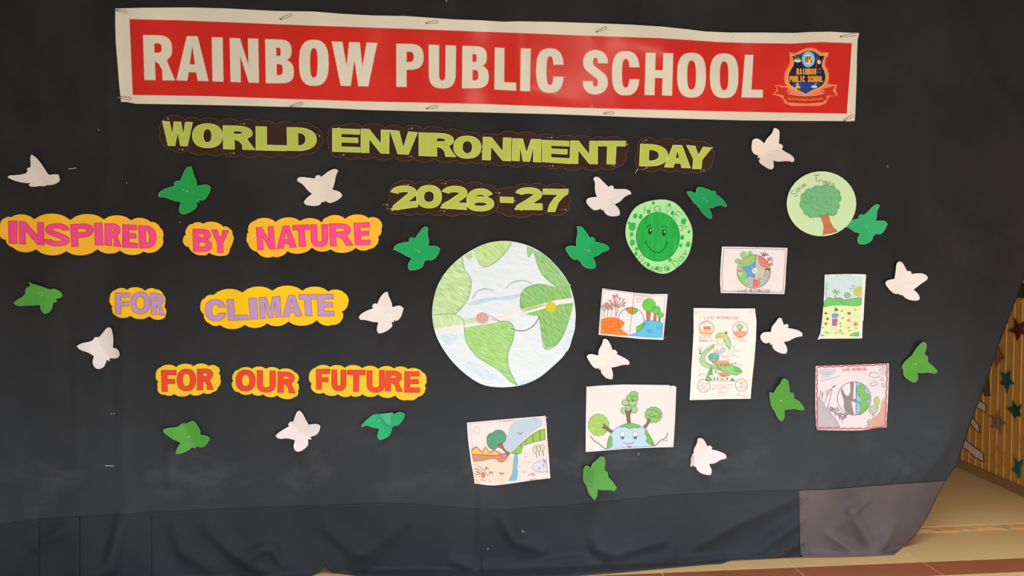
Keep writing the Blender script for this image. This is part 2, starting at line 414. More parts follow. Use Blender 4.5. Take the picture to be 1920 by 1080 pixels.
def hand(ch, x, y, w, h, rot=0.):
    """pencil strokes of one handwritten letter centred on x, y"""
    out = []
    for st in HAND.get(ch, '').split('|'):
        if not st: continue
        pl = []
        for k in st.split():
            u, v = (int(k[0])/4-.5)*w, -(int(k[1])/6-.5)*h
            pl.append((x+u*math.cos(rot)-v*math.sin(rot), y+u*math.sin(rot)+v*math.cos(rot)))
        out.append(pl)
    return out
def word(text, x0, y0, x1, y1, h):
    n = len(text); out = []; r = math.atan2(y1-y0, x1-x0); L = math.hypot(x1-x0, y1-y0)/n
    for i, ch in enumerate(text):
        t = (i+.5)/n; out += hand(ch, x0+(x1-x0)*t, y0+(y1-y0)*t, L*.68, h, r)
    return out
def scribble(x0, y0, x1, y1, amp, n=None):
    """illegible handwriting"""
    L = math.hypot(x1-x0, y1-y0); n = n or max(4, int(L/amp)); rr = random.Random(int(x0*7+y0)); o = []; cur = []
    for i in range(n+1):
        t = i/n; y = amp*(rr.random()-.5)*(1.6 if i % 2 else .9)+(amp*.35 if i % 2 else -amp*.35)
        cur.append((x0+(x1-x0)*t, y0+(y1-y0)*t+y))
        if rr.random() < .16 and len(cur) > 2: o.append(cur); cur = []
    if len(cur) > 1: o.append(cur)
    return o
def F_(f, pls): return [f(p) for p in pls]
# ------------------------------------------------------------------ floor, step, walls
def box(x0, x1, y0, y1, z0, z1, bev=0.0):
    b = bev
    v = [(x0, y0, z0), (x1, y0, z0), (x1, y1, z0), (x0, y1, z0), (x0, y0, z1-b), (x1, y0, z1-b), (x1, y1, z1-b), (x0, y1, z1-b)]
    f = [(3, 2, 1, 0), (0, 1, 5, 4), (1, 2, 6, 5), (2, 3, 7, 6), (3, 0, 4, 7)]
    if b:
        v += [(x0+b, y0+b, z1), (x1-b, y0+b, z1), (x1-b, y1-b, z1), (x0+b, y1-b, z1)]
        f += [(8, 9, 10, 11), (4, 5, 9, 8), (5, 6, 10, 9), (6, 7, 11, 10), (7, 4, 8, 11)]
    else: f += [(4, 5, 6, 7)]
    return v, f
STAGE_Z = .018
beige = mat('cream_tile', (.62, .44, .205), .42, .35, 'n', (.67, .48, .235), 5, 1.4)
redt = mat('red_tile', (.27, .082, .036), .42, .35, 'n', (.33, .108, .048), 7, 1.2)
grout = mat('grout', (.80, .66, .48), .9, .1)
stage_m = mat('stage_slab', (.80, .60, .30), .5, .25, 'n', (.84, .63, .33), 3, 1.2)
y_step = float(on_floor(1850., 993., 0.0)[1])
y_r1 = float(np.mean([on_floor(1500., 1062.5)[1], on_floor(1900., 1047.5)[1]])); y_r0 = float(np.mean([on_floor(1740., 1079.5)[1], on_floor(1915., 1073.)[1]]))
jx = [float(on_floor(*p)[0]) for p in ((1237., 1069.), (1475., 1049.), (1730., 1054.))]
TW = (jx[2]-jx[0])/2; x0j = jx[0]
v, f = box(-4.2, 4.6, -4.2, y_step+.5, -.06, -.0008)
floor = mesh_obj('floor', v, f, grout); tag(floor, kind='structure')
rows = [(y_step, y_r1, beige, 0.), (y_r1, y_r0, redt, 0.)]
yy = y_r0
while yy > -2.3: rows.append((yy, yy-TW, beige, 0.)); yy -= TW
for ya, yb, mt_, sh in rows:
    vv, ff = box(.0013-TW/2, TW/2-.0013, yb+.0013, ya-.0013, -.012, 0., .0004)
    me = bpy.data.meshes.new('tile'); me.from_pydata(vv, [], ff); me.materials.append(mt_)
    for k in range(-6, 7):
        t = bpy.data.objects.new('tile', me); COL.objects.link(t); t.parent = floor
        t.location = (x0j+(k+.5)*TW+sh, 0, 0)
v, f = box(-4.2, 4.6, y_step+.012, 2.6, -.02, STAGE_Z, .002)
stage = mesh_obj('floor', v, f, stage_m); tag(stage, kind='structure')
# rough mortar edge of the step, with its worn orange line
rr = random.Random(3); vs, fs = [], []
n = 260
for i in range(n+1):
    x = -4.2+8.8*i/n; a = rr.random(); yb = y_step-.010-.016*a; zt = .006+.004*rr.random()
    vs += [(x, y_step+.012, STAGE_Z-.001), (x, y_step+.002-.006*rr.random(), STAGE_Z-.003-.004*rr.random()), (x, yb+.004, zt), (x, yb, .0005)]
for i in range(n):
    k = i*4
    fs += [(k, k+1, k+5, k+4), (k+1, k+2, k+6, k+5), (k+2, k+3, k+7, k+6)]
mort = mat('mortar_edge', (.62, .30, .075), .95, .1, 'n', (.36, .29, .19), 16, 1.0, bump=.4)
e_ = mesh_obj('trim_1', vs, fs, mort); tag(e_, kind='structure')

# wooden partition on the right: base line from two floor points
Q1 = on_floor(1790., 872., STAGE_Z); Q2 = on_floor(1920., 930., STAGE_Z)
wdir = (Q2-Q1)[:2]; wdir = wdir/np.linalg.norm(wdir); wn = np.array([wdir[1], -wdir[0]])      # wn points into the hall
if wn @ (CAM[:2]-Q1[:2]) < 0: wn = -wn
def on_partition(px, py, off=0.):
    px = np.asarray(px, float); py = np.asarray(py, float); d = ray(px, py); off = np.zeros(px.shape)+off
    o = np.array([*(Q1[:2]), 0]); nn = np.array([*wn, 0])
    t = ((o-CAM)@nn+off)/(d@nn); return CAM+d*t[..., None]
def wall_s(P): return float((P[:2]-Q1[:2])@wdir)
s0, s1 = -1.25, 1.75
H_W = 3.0
part = empty('wall_right', (Q1[0], Q1[1], STAGE_Z)); tag(part, kind='structure')
def wp(s, d, z): return (wdir[0]*s+wn[0]*d, wdir[1]*s+wn[1]*d, z)
def wbox(sa, sb, da, db, za, zb):
    v = [wp(s, d, z) for z in (za, zb) for s, d in ((sa, da), (sb, da), (sb, db), (sa, db))]
    f = [(0, 1, 2, 3), (7, 6, 5, 4), (0, 4, 5, 1), (1, 5, 6, 2), (2, 6, 7, 3), (3, 7, 4, 0)]
    return v, f
woodA = mat('wood_panel', (.74, .36, .07), .42, .45, 'n', (.60, .29, .055), 7, 1.2, 0, (1, 1, .12), detail=6.)
woodR = mat('wood_rib', (.88, .52, .15), .38, .5, 'n', (.80, .42, .10), 20, 1.0, 0, (1, 1, .1))
woodB = mat('wood_rail', (.36, .22, .09), .5, .4, 'n', (.27, .165, .065), 9, 1.0, 0, (1, 1, .3))
xs_rib = [1805, 1818, 1830.5, 1843, 1855.5, 1869, 1883, 1897.5, 1912.5]; yr = [820, 815, 810, 805, 800, 790, 780, 770, 760]
ss = [wall_s(on_partition(float(a), float(b))) for a, b in zip(xs_rib, yr)]
sp = (ss[-1]-ss[0])/(len(ss)-1)
rail_h = float(on_partition(1900., 905.)[2])-STAGE_Z
rail_h = max(.05, min(.14, rail_h))
k0 = int((s0-ss[0])/sp); k1 = int((s1-ss[0])/sp)
v, f = wbox(-sp/2, sp/2, -.03, -.001, rail_h, H_W); pm = bpy.data.meshes.new('panel'); pm.from_pydata(v, [], f); pm.materials.append(woodA)
v, f = wbox(-.0034, .0034, -.03, .0012, rail_h, H_W); rm = bpy.data.meshes.new('rib'); rm.from_pydata(v, [], f); rm.materials.append(woodR)
for k in range(k0, k1+1):
    s = ss[0]+k*sp
    for nm, me, ds in (('rib', rm, 0), ('panel', pm, sp/2)):
        o = bpy.data.objects.new(nm, me); COL.objects.link(o); o.parent = part
        o.location = (wdir[0]*(s+ds), wdir[1]*(s+ds), 0)
v, f = wbox(s0, s1, -.045, .014, 0., rail_h); mesh_obj('bottom_rail', v, f, woodB, part)
v, f = wbox(s0, s1, -.06, -.031, rail_h, H_W); mesh_obj('backing', v, f, woodB, part)
v, f = box(-4.2, 4.6, 2.35, 2.5, STAGE_Z, 3.2); wb = mesh_obj('wall_back', v, f, mat('plaster', (.55, .5, .42), .9, .1)); tag(wb, kind='structure')

# ------------------------------------------------------------------ the black backdrop cloth
cl_mat = bpy.data.materials.new('black_cloth'); cl_mat.use_nodes = True
def cloth_material(mt, dark, light, blotch=1.0, dust=(.075, .078, .082), sheen=.0):
    nt = mt.node_tree; N, L = nt.nodes, nt.links; b = N['Principled BSDF']
    b.inputs['Roughness'].default_value = .95; b.inputs['Specular IOR Level'].default_value = .12
    tc = N.new('ShaderNodeTexCoord')
    def noise(scale, stretch=(1, 1, 1), det=4., rough=.5):
        mp = N.new('ShaderNodeMapping'); mp.inputs['Scale'].default_value = stretch
        n = N.new('ShaderNodeTexNoise'); n.inputs['Scale'].default_value = scale; n.inputs['Detail'].default_value = det; n.inputs['Roughness'].default_value = rough
        L.new(tc.outputs['Object'], mp.inputs[0]); L.new(mp.outputs[0], n.inputs['Vector']); return n.outputs['Fac']
    def ramp(src, p0, p1, c0, c1):
        r = N.new('ShaderNodeValToRGB'); L.new(src, r.inputs[0]); e = r.color_ramp.elements
        e[0].position, e[1].position = p0, p1; e[0].color, e[1].color = c0, c1; return r.outputs[0]
    base = ramp(noise(2.2), .35, .68, (*dark, 1), (*light, 1))
    sp = N.new('ShaderNodeSeparateXYZ'); L.new(tc.outputs['Object'], sp.inputs[0])
    # chalky stains left by damp in a band above the lower seam
    band = N.new('ShaderNodeMapRange'); L.new(sp.outputs['Z'], band.inputs[0]); band.inputs[1].default_value = .62; band.inputs[2].default_value = .44
    band2 = N.new('ShaderNodeMapRange'); L.new(sp.outputs['Z'], band2.inputs[0]); band2.inputs[1].default_value = .24; band2.inputs[2].default_value = .36
    mu = N.new('ShaderNodeMath'); mu.operation = 'MULTIPLY'; L.new(band.outputs[0], mu.inputs[0]); L.new(band2.outputs[0], mu.inputs[1])
    bl = ramp(noise(3.6, (1, 1, 1.7), 6., .62), .50, .64, (0, 0, 0, 1), (1, 1, 1, 1))
    mu2 = N.new('ShaderNodeMath'); mu2.operation = 'MULTIPLY'; L.new(mu.outputs[0], mu2.inputs[0]); L.new(bl, mu2.inputs[1])
    mu3 = N.new('ShaderNodeMath'); mu3.operation = 'MULTIPLY'; L.new(mu2.outputs[0], mu3.inputs[0]); mu3.inputs[1].default_value = .24*blotch
    mx = N.new('ShaderNodeMix'); mx.data_type = 'RGBA'; L.new(mu3.outputs[0], mx.inputs['Factor']); L.new(base, mx.inputs['A']); mx.inputs['B'].default_value = (*dust, 1)
    # bluish towards the floor: dust plus cool low light put into the colour
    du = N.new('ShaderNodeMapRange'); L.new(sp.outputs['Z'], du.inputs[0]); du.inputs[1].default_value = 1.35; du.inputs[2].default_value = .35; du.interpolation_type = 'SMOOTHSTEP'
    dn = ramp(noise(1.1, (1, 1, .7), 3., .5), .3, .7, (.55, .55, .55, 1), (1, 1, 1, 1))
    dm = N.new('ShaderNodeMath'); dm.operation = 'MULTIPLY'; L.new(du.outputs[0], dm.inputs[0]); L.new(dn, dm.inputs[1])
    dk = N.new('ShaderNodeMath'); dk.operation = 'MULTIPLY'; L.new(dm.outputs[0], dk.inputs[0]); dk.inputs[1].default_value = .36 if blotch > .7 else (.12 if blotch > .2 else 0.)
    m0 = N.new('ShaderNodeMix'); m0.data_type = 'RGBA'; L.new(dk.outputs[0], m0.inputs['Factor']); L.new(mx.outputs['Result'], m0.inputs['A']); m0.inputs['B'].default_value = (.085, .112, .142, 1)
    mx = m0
    # faint scattered dust all over
    ds = ramp(noise(1.3, (1, 1, 1), 8., .7), .5, .85, (0, 0, 0, 1), (.35, .35, .35, 1))
    mx2 = N.new('ShaderNodeMix'); mx2.data_type = 'RGBA'; L.new(ds, mx2.inputs['Factor']); L.new(mx.outputs['Result'], mx2.inputs['A']); mx2.inputs['B'].default_value = (*[c*.6 for c in dust], 1)
    L.new(mx2.outputs['Result'], b.inputs['Base Color'])
    wv = noise(700, (1, 1, 1), 1.)
    bp = N.new('ShaderNodeBump'); bp.inputs['Strength'].default_value = .12; bp.inputs['Distance'].default_value = .0006
    L.new(wv, bp.inputs['Height']); L.new(bp.outputs[0], b.inputs['Normal'])
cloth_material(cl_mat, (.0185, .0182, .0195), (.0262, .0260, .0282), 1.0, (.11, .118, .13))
low_mat = bpy.data.materials.new('black_cloth_lower'); low_mat.use_nodes = True
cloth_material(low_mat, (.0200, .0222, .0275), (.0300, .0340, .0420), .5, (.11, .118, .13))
grey_mat = bpy.data.materials.new('grey_cloth'); grey_mat.use_nodes = True
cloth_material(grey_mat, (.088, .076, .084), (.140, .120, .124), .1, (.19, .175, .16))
curtain = empty('backdrop_curtain', (0, 0, 0), 'large black cloth curtain hung behind all the paper cut-outs', 'curtain')
SEAM = [(-760, 1040), (-100, 1000), (0, 985), (72, 975), (290, 962), (400, 957), (560, 951), (700, 946), (720, 945), (810, 949), (903, 957), (960, 957), (1050, 951), (1160, 940), (1250, 930), (1380, 924), (1498, 920), (1560, 918), (1640, 911), (1700, 907), (1772, 902)]
HEM = [(-760, 1180), (-200, 1135), (400, 1094), (580, 1080), (598, 1074), (610, 1061), (620, 1073), (680, 1080), (860, 1086), (1068, 1080), (1158, 1073), (1320, 1058), (1352, 1056), (1371, 1050), (1498, 1044)]
RIGHT = [(-650, 2650), (0, 2250), (250, 2040), (400, 1972), (510, 1925), (560, 1906), (650, 1872), (720, 1848), (800, 1818), (870, 1796), (903, 1772), (960, 1745)]
def ipl(T, x, a=0, b=1):
    T = np.array(T, float); return np.interp(x, T[:, a], T[:, b])
def cloth_grid(name, U, V, fn, mt, off, label=None, curl=None):
    u, v = np.meshgrid(U, V); px, py = fn(u.ravel(), v.ravel())
    P = on_cloth(px, py, off-(curl(u.ravel(), v.ravel()) if curl is not None else 0.))
    k = P[:, 2] < .004                                  # the hem trails a little on the floor
    if k.any(): P[k] = on_floor(px[k], py[k], .004)
    nu, nv = len(U), len(V)
    F = [(j*nu+i, (j+1)*nu+i, (j+1)*nu+i+1, j*nu+i+1) for j in range(nv-1) for i in range(nu-1)]
    o = mesh_obj(name, P, F, mt, curtain, None, True, label=label)
    md = o.modifiers.new('thickness', 'SOLIDIFY'); md.thickness = .0012; md.offset = 1 if False else -1
    return o
def f_up(u, v):
    s = ipl(SEAM, -760+(1772+760)*u)+2; y = -640+(s+640)*v
    x = -760+(ipl(RIGHT, y)+760)*u
    return x, y
Uv = np.linspace(0, 1, 470); Vv = np.concatenate([np.linspace(0, .36, 26)[:-1], np.linspace(.36, 1, 190)])
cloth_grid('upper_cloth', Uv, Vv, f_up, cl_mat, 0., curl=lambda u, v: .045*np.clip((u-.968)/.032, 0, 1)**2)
edges = [-760, -240, 72, 148, 283, 903, 1504]
for a, b in zip(edges, edges[1:]):
    def f_lo(u, v, a=a, b=b):
        x = a+(b-a)*u; s, h = ipl(SEAM, x)-1.5, ipl(HEM, x); return x, s+(h-s)*v
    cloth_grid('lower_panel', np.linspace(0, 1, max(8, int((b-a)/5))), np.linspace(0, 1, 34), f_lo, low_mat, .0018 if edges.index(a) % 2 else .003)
gp = [(1498, 921), (1530, 920.5), (1560, 918), (1600, 914.5), (1640, 912), (1700, 908), (1772, 902), (1757, 932), (1737, 975), (1718, 1004), (1700, 1022), (1683, 1038), (1676, 1040), (1625, 1042), (1560, 1044), (1508, 1045), (1501, 1043)]
def f_gr(u, v):
    yt = ipl(SEAM, 1498+274*u); xr = ipl([(902, 1773), (932, 1757), (975, 1737), (1004, 1718), (1022, 1700), (1038, 1682), (1042, 1676)], yt+(1042-yt)*v)
    x = 1498+(xr-1498)*u+3*v*(1-u); yb = ipl([(1498, 1044), (1560, 1044), (1625, 1042), (1682, 1039)], x)
    return x, yt+(yb-yt)*v
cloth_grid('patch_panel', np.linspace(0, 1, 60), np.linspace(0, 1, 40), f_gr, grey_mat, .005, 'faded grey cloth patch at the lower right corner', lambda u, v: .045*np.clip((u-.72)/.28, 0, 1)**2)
# stitched seams
cb = Board('seam_board', 700, 950, .0045, None, None); cb.root.name = 'seams'
bpy.data.objects.remove(cb.root); cb.root = curtain; cb.loc = np.zeros(3)
thr = mat('seam_thread', (.085, .085, .08), .9, .1)
def dash(pts, on=5, offd=3):
    P = []; out = []
    for a, b in zip(pts, pts[1:]):
        a, b = np.array(a, float), np.array(b, float); L = np.linalg.norm(b-a); n = max(1, int(L/(on+offd)))
        for i in range(n):
            t0, t1 = i/n, (i+on/(on+offd))/n; out.append([tuple(a+(b-a)*t0), tuple(a+(b-a)*t1)])
    return out
cb.line('seam', dash(SEAM[3:17], 6, 3), mat('seam_thread', (.06, .06, .055), .9, .1), .8, 0)
cb.line('seam', dash([(1501, 924), (1503, 1000), (1506, 1040)], 4, 5), thr, .8, 6)
for xx, ya in ((72, 872), (148, 970), (283, 964), (903, 960)):
    cb.line('seam', dash([(xx, ya), (xx+1, 1078)], 3, 7), mat('seam_thread', (.05, .05, .045), .9, .1), .7, 0)
lint = mat('lint', (.5, .5, .5), .9, .1)
for pl in ([(197, 873.5), (205, 873), (214, 874)], [(207, 776), (210, 776.5)], [(212, 776), (215, 775)], [(978, 995), (982, 998)], [(915, 1027), (915, 1030)], [(1197, 849), (1198, 853)], [(184, 242), (185, 245)], [(128, 317), (143, 315)], [(836, 0), (838, 3)], [(1663, 311), (1665, 313)], [(237, 342), (238, 344)], [(337, 416), (338, 418)]):
    cb.line('lint', [pl], lint, 1.2, 1)
# ------------------------------------------------------------------ pins
steel = mat('pin_steel', (.42, .38, .30), .4, .5); pinhead = mat('pin_head', (.78, .70, .55), .5, .4); brass = mat('pin_brass', (.20, .155, .09), .5, .5)
def tube(P, r, n=5):
    P = [Vector(p) for p in P]; V, F = [], []
    for i, p in enumerate(P):
        t = (P[min(i+1, len(P)-1)]-P[max(0, i-1)]).normalized(); a = t.cross(Vector((0, 1, .001))).normalized(); b = t.cross(a)
        for k in range(n):
            an = 2*math.pi*k/n; V.append(p+a*r*math.cos(an)+b*r*math.sin(an))
    for i in range(len(P)-1):
        for k in range(n): F.append((i*n+k, i*n+(k+1) % n, (i+1)*n+(k+1) % n, (i+1)*n+k))
    F.append(tuple(range(n))[::-1]); F.append(tuple((len(P)-1)*n+k for k in range(n)))
    return V, F
def join(*vf):
    V, F = [], []
    for v, f in vf: k = len(V); V += list(v); F += [tuple(i+k for i in q) for q in f]
    return V, F
def ball(c, r, sx=1, sy=1, sz=1):
    V, F = [], []; c = Vector(c); n, m_ = 8, 5
    for j in range(m_+1):
        ph = math.pi*j/m_
        for i in range(n):
            th = 2*math.pi*i/n; V.append(c+Vector((r*sx*math.sin(ph)*math.cos(th), r*sy*math.sin(ph)*math.sin(th), r*sz*math.cos(ph))))
    for j in range(m_):
        for i in range(n): F.append((j*n+i, j*n+(i+1) % n, (j+1)*n+(i+1) % n, (j+1)*n+i))
    return V, F
def straight_pin(bd, x, y, dx=-7, dy=-3, layer=3):
    """dressmaker's pin: bright head, the shaft surfacing again a few millimetres on"""
    a = bd.pos([(x, y)], layer)[0]+np.array([0, -.0022, 0]); b = bd.pos([(x+dx*.35, y+dy*.35)], layer)[0]
    c = bd.pos([(x+dx*.65, y+dy*.65)], layer)[0]+np.array([0, -.0006, 0]); d = bd.pos([(x+dx, y+dy)], layer)[0]
    V, F = join(ball(a, .0021, .8, .8, 1.5), tube([a, b], .0005), tube([c+(c-d)*.1, (c+d)/2+np.array([0, -.0015, 0]), d], .0005))
    mesh_obj('pin', V, F, pinhead, bd.root)
def safety_pin(bd, x0, y0, x1, y1, h=5):
    a, b = np.array([x0, y0], float), np.array([x1, y1], float); d = b-a; L = np.linalg.norm(d); n = np.array([d[1], -d[0]])/L
    q = [a, a+d*.5-n*h*.25, a+d*.93-n*h*.1, b+n*h*.35, a+d*.90+n*h*.75, a+d*.5+n*h*.65, a+d*.1+n*h*.35]
    P = bd.pos(np.array(q), 3)+np.array([0, -.0022, 0])
    V, F = join(tube(P, .00075), ball(P[0], .0038, 1.3, .7, .9))
    mesh_obj('safety_pin', V, F, brass, bd.root)

# ------------------------------------------------------------------ banner
def ban_lift(x, y):
    t = (x-916)/700
    g = .004+.0035*np.sin(x/95.+y/60.)+.002*np.sin(x/41.-y/33.)
    # diagonal slack folds from the upper pins
    for (ax, ay, bx, by, w, h) in ((1160, 55, 1420, 190, 34, .006), (640, 90, 900, 205, 26, .004), (880, 130, 1120, 215, 22, .004), (1430, 60, 1330, 200, 30, .003), (1500, 62, 1480, 200, 26, .003)):
        d = np.array([bx-ax, by-ay], float); L = d@d; k = np.clip(((x-ax)*d[0]+(y-ay)*d[1])/L, 0, 1)
        e = (x-ax-k*d[0])**2+(y-ay-k*d[1])**2; g = g+h*np.exp(-e/w**2)*np.sin(np.pi*np.clip(k, .05, 1))
    return g
bn = Board('banner', 916, 121, .003, 'long red and cream vinyl school name banner across the top', 'banner', lift=ban_lift)
b_out = [(216, 16), (262, 14.6), (330, 14), (360, 14), (424, 15.8), (514, 20.5), (586, 21.5), (643, 26), (700, 29), (760, 30), (824, 34.5), (853, 36.5), (900, 38), (945, 40.7), (970, 40), (1040, 41), (1120, 43.6), (1180, 46), (1243, 50), (1290, 55), (1322, 59), (1367, 61), (1430, 61), (1488, 61.8), (1520, 60), (1558, 59.5), (1585, 61), (1611, 61.8), (1608, 75), (1607, 100), (1606, 150), (1603.6, 213), (1602.5, 226.6), (1592, 227.5), (1580, 227), (1490, 226.5), (1398, 225.8), (1300, 223), (1198, 220), (1120, 217), (1040, 214), (914, 211), (850, 209.5), (779, 208.5), (690, 206.2), (600, 202), (500, 199.5), (437, 197.8), (334, 195.8), (254, 194.5), (238, 191.2), (227, 191), (224, 165), (220.5, 121), (217, 80), (216, 43.7)]
vin_w = mat('vinyl_cream', alb((222, 206, 180), 'top'), .36, .45, 'n', alb((214, 198, 172), 'top'), 5, 1., coat=.25)
vin_r = mat('vinyl_red', (.60, .018, .012), .30, .4, 'n', (.66, .022, .014), 6, 1., coat=.4)
bn.shape('sheet', b_out, vin_w, 0, thick=.0008, grid=9)
p_out = [(243, 36), (330, 38), (420, 41.5), (520, 45.5), (610, 49), (700, 52), (800, 55.5), (891, 59), (1000, 63), (1080, 66.3), (1160, 69), (1234, 71.5), (1290, 75), (1347, 79), (1420, 81), (1488, 81.8), (1515, 80), (1541, 79), (1570, 80), (1597, 81), (1594, 130), (1587.6, 213), (1460, 211), (1333, 208.3), (1200, 205), (1080, 201.9), (1000, 198.5), (914, 195.3), (800, 192.5), (700, 190.6), (620, 188), (540, 185.5), (460, 182.5), (385, 180), (249, 178), (246, 110)]
bn.shape('red_panel', p_out, vin_r, 1.4, grid=9)
let_w = mat('vinyl_letter', alb((216, 202, 176), 'top'), .36, .45, coat=.25)
glow_l = mat('vinyl_edge', (.80, .42, .30), .4, .4)
fA, fB, fC = X(205, 5, 3.879), X(690, 30, 4.465), X(1080, 50, 3.556)
LA = [('R',245,235,460,238,478,566,255,562),('A',515,243,690,245,722,570,488,565),('I',745,252,824,253,830,574,750,572),('N',875,257,1083,262,1088,583,882,577),
 ('B',1133,265,1335,270,1345,588,1138,585),('O',1380,268,1595,272,1595,605,1380,605),('W',1617,282,1949,293,1930,610,1636,603)]
LA[1] = ('A',500,243,705,245,722,570,488,565)
LB = [('P',237,232,465,235,465,595,237,593),('U',508,240,737,248,732,608,510,605),('B',790,250,1007,255,1012,605,787,605),('L',1062,264,1240,270,1240,625,1058,615),
 ('I',1280,272,1363,273,1356,630,1273,627),('C',1408,270,1640,272,1638,645,1408,643)]
LC = [('S',48,155,212,155,212,452,45,452),('C',240,163,425,163,422,458,240,458),('H',465,173,648,178,640,460,457,455),('O',675,173,867,175,865,473,675,472),
 ('O',893,178,1083,180,1082,477,893,475),('L',1127,188,1250,190,1245,473,1103,472)]
for f_, L_, st, br in ((fA, LA, 80, 60), (fB, LB, 86, 66), (fC, LC, 66, 52)):
    letters(bn, f_, L_, st, br, let_w, 2.8, rim=glow_l, rimw=.8, e=2.7)
# school emblem
fe = X(1430, 70, 6.747)
def em(name, pts, c, layer, z='top', **k): return bn.shape(name, fe(pts), ink(c, z), layer, grid=9, parent=k.get('parent'))
emb = bn.shape('emblem', fe(smooth_loop([(335,185),(400,200),(465,175),(530,140),(600,130),(670,145),(735,185),(825,190),(800,290),(790,350),(825,415),(840,500),(825,590),(945,600),(925,660),(955,735),(830,765),(800,835),(545,865),(280,835),(250,770),(120,720),(180,670),(155,600),(300,620),(275,560),(275,480),(300,400),(335,350),(345,280)], 3)), ink((236, 120, 92), 'top'), 2.4, grid=9)
SH = [(350,205),(400,215),(470,190),(540,155),(600,148),(660,160),(720,200),(805,208),(775,290),(768,350),(800,420),(818,500),(803,570),(770,620),(700,660),(620,690),(545,738),(480,700),(400,665),(330,620),(302,560),(302,480),(328,410),(365,350),(375,280)]
em('shield', smooth_loop(SH, 3, 50), (222, 158, 62), 4.5, parent=emb)
SI = [(575+(x-575)*.90, 445+(y-440)*.90) for x, y in SH]
em('shield_field', smooth_loop(SI, 3, 50), (38, 24, 62), 5.5, parent=emb)
em('shield_base', [(350,590),(420,565),(700,565),(745,590),(690,630),(545,715),(400,640)], (32, 62, 128), 6.3, parent=emb)
em('shield_top', smooth_loop([(400,225),(470,212),(540,178),(600,170),(660,185),(715,222),(700,235),(560,220),(440,245)], 3, 50), (30, 66, 118), 6.3, parent=emb)
em('seal', ell(578,278,84,102), (118, 178, 205), 7.2, parent=emb)
em('seal_centre', ell(578,278,56,70), (228, 206, 160), 8.0, parent=emb)
bn.line('seal_letters', F_(fe, word('RPS', 535, 280, 622, 280, 72)), ink((70, 45, 40), 'top'), 1.4, 9, parent=emb)
bn.line('seal_ring_text', F_(fe, [ell(578+72*math.cos(a/180*math.pi), 278+88*math.sin(a/180*math.pi), 4, n=3) for a in range(0, 360, 24)]), ink((225, 235, 235), 'top'), .7, 9, parent=emb)
em('book', [(400,285),(440,265),(485,285),(480,310),(440,320),(398,305)], (212, 205, 190), 7, parent=emb)
em('book', [(405,260),(440,248),(480,258),(478,276),(440,284),(402,275)], (70, 140, 40), 7.8, parent=emb)
em('torch', [(680,275),(705,270),(685,380),(668,378)], (130, 68, 40), 7, parent=emb)
em('torch_head', ell(692,264,24,20), (110, 62, 48), 7.8, parent=emb)
em('football', ell(715,312,22,26), (222, 218, 208), 8.4, parent=emb)
em('football_spot', ell(722,306,7,8), (40, 36, 50), 9.4, parent=emb)
gold = ink((238, 160, 44), 'top')
for txt, x0_, x1_, yt, yb in (('RAINBOW', 428, 684, 394, 472), ('PUBLIC SCHOOL', 338, 766, 488, 566)):
    n = len(txt); Lw = (x1_-x0_)/n
    for i, ch in enumerate(txt):
        if ch == ' ': continue
        a, b = x0_+i*Lw+1, x0_+(i+1)*Lw-2
        if ch == 'I': a, b = a+Lw*.25, b-Lw*.25
        o_, h_ = glyph(ch, .40, .17, 2.6); q = fe([(a, yt), (b, yt), (b, yb), (a, yb)])
        bn.shape('emblem_letter', place(o_, q), gold, 7.4, place(h_, q), grid=20, parent=emb)
em('figure', smooth_loop([(440,575),(458,590),(450,610),(480,620),(470,650),(445,640),(425,660),(400,640),(425,615),(420,590)], 2), (205, 175, 70), 7.4, parent=emb)
em('figure_arm', [(360,610),(400,635),(395,648),(365,640)], (215, 180, 80), 7.4, parent=emb)
em('dish', ell(652,625,40,17), (205, 200, 180), 7.4, parent=emb)
em('dish_spoon', [(650,612),(675,575),(682,577),(662,615)], (195, 190, 175), 8.4, parent=emb)
em('note', [(705,400),(738,400),(738,408),(705,408)], (150, 150, 190), 7.4, parent=emb)
em('note', ell(700,440,7), (150, 150, 190), 7.4, parent=emb); em('note', ell(728,440,7), (150, 150, 190), 7.4, parent=emb)
em('ribbon', [(170,610),(230,632),(300,638),(320,655),(300,690),(345,690),(300,715),(420,742),(545,750),(670,742),(800,712),(755,690),(790,690),(770,650),(850,632),(920,612),(885,675),(935,735),(870,738),(812,740),(808,790),(775,800),(770,820),(545,838),(305,822),(300,795),(268,780),(265,738),(210,722),(140,718),(200,680)], (196, 46, 26), 4.4, parent=emb)
bn.line('ribbon_edge', F_(fe, [[(300,640),(350,690),(300,722),(420,748),(545,756),(670,748),(800,718),(740,690),(780,648)], [(300,800),(420,818),(545,826),(680,818),(775,800)]]), ink((90, 40, 26), 'top'), .7, 5.6, parent=emb)
bn.line('motto', F_(fe, scribble(315, 775, 545, 792, 14, 34)+scribble(550, 792, 765, 778, 14, 30)), ink((236, 170, 60), 'top'), .9, 5.8, parent=emb)
em('sparkle', [(790,190),(814,208),(840,188),(820,214),(830,255),(810,222),(775,232),(803,212)], (240, 190, 160), 5.6, parent=emb)
for f_, q in ((fA, [(58,58,130,78),(68,690,160,708),(1248,122,1332,94),(1322,756,1412,740)]), (fB, [(492,62,592,58),(494,776,590,764)]), (fC, [(140,36,208,14),(192,580,255,583),(1765,68,1870,58),(1790,626,1850,600)])):
    for a in q:
        (x0_, y0_), (x1_, y1_) = f_([(a[0], a[1]), (a[2], a[3])]); safety_pin(bn, x0_, y0_, x1_, y1_)
for x, y in ((1374, 69.5), (1396, 219), (1489, 68)):
    straight_pin(bn, x, y, 3, -3)

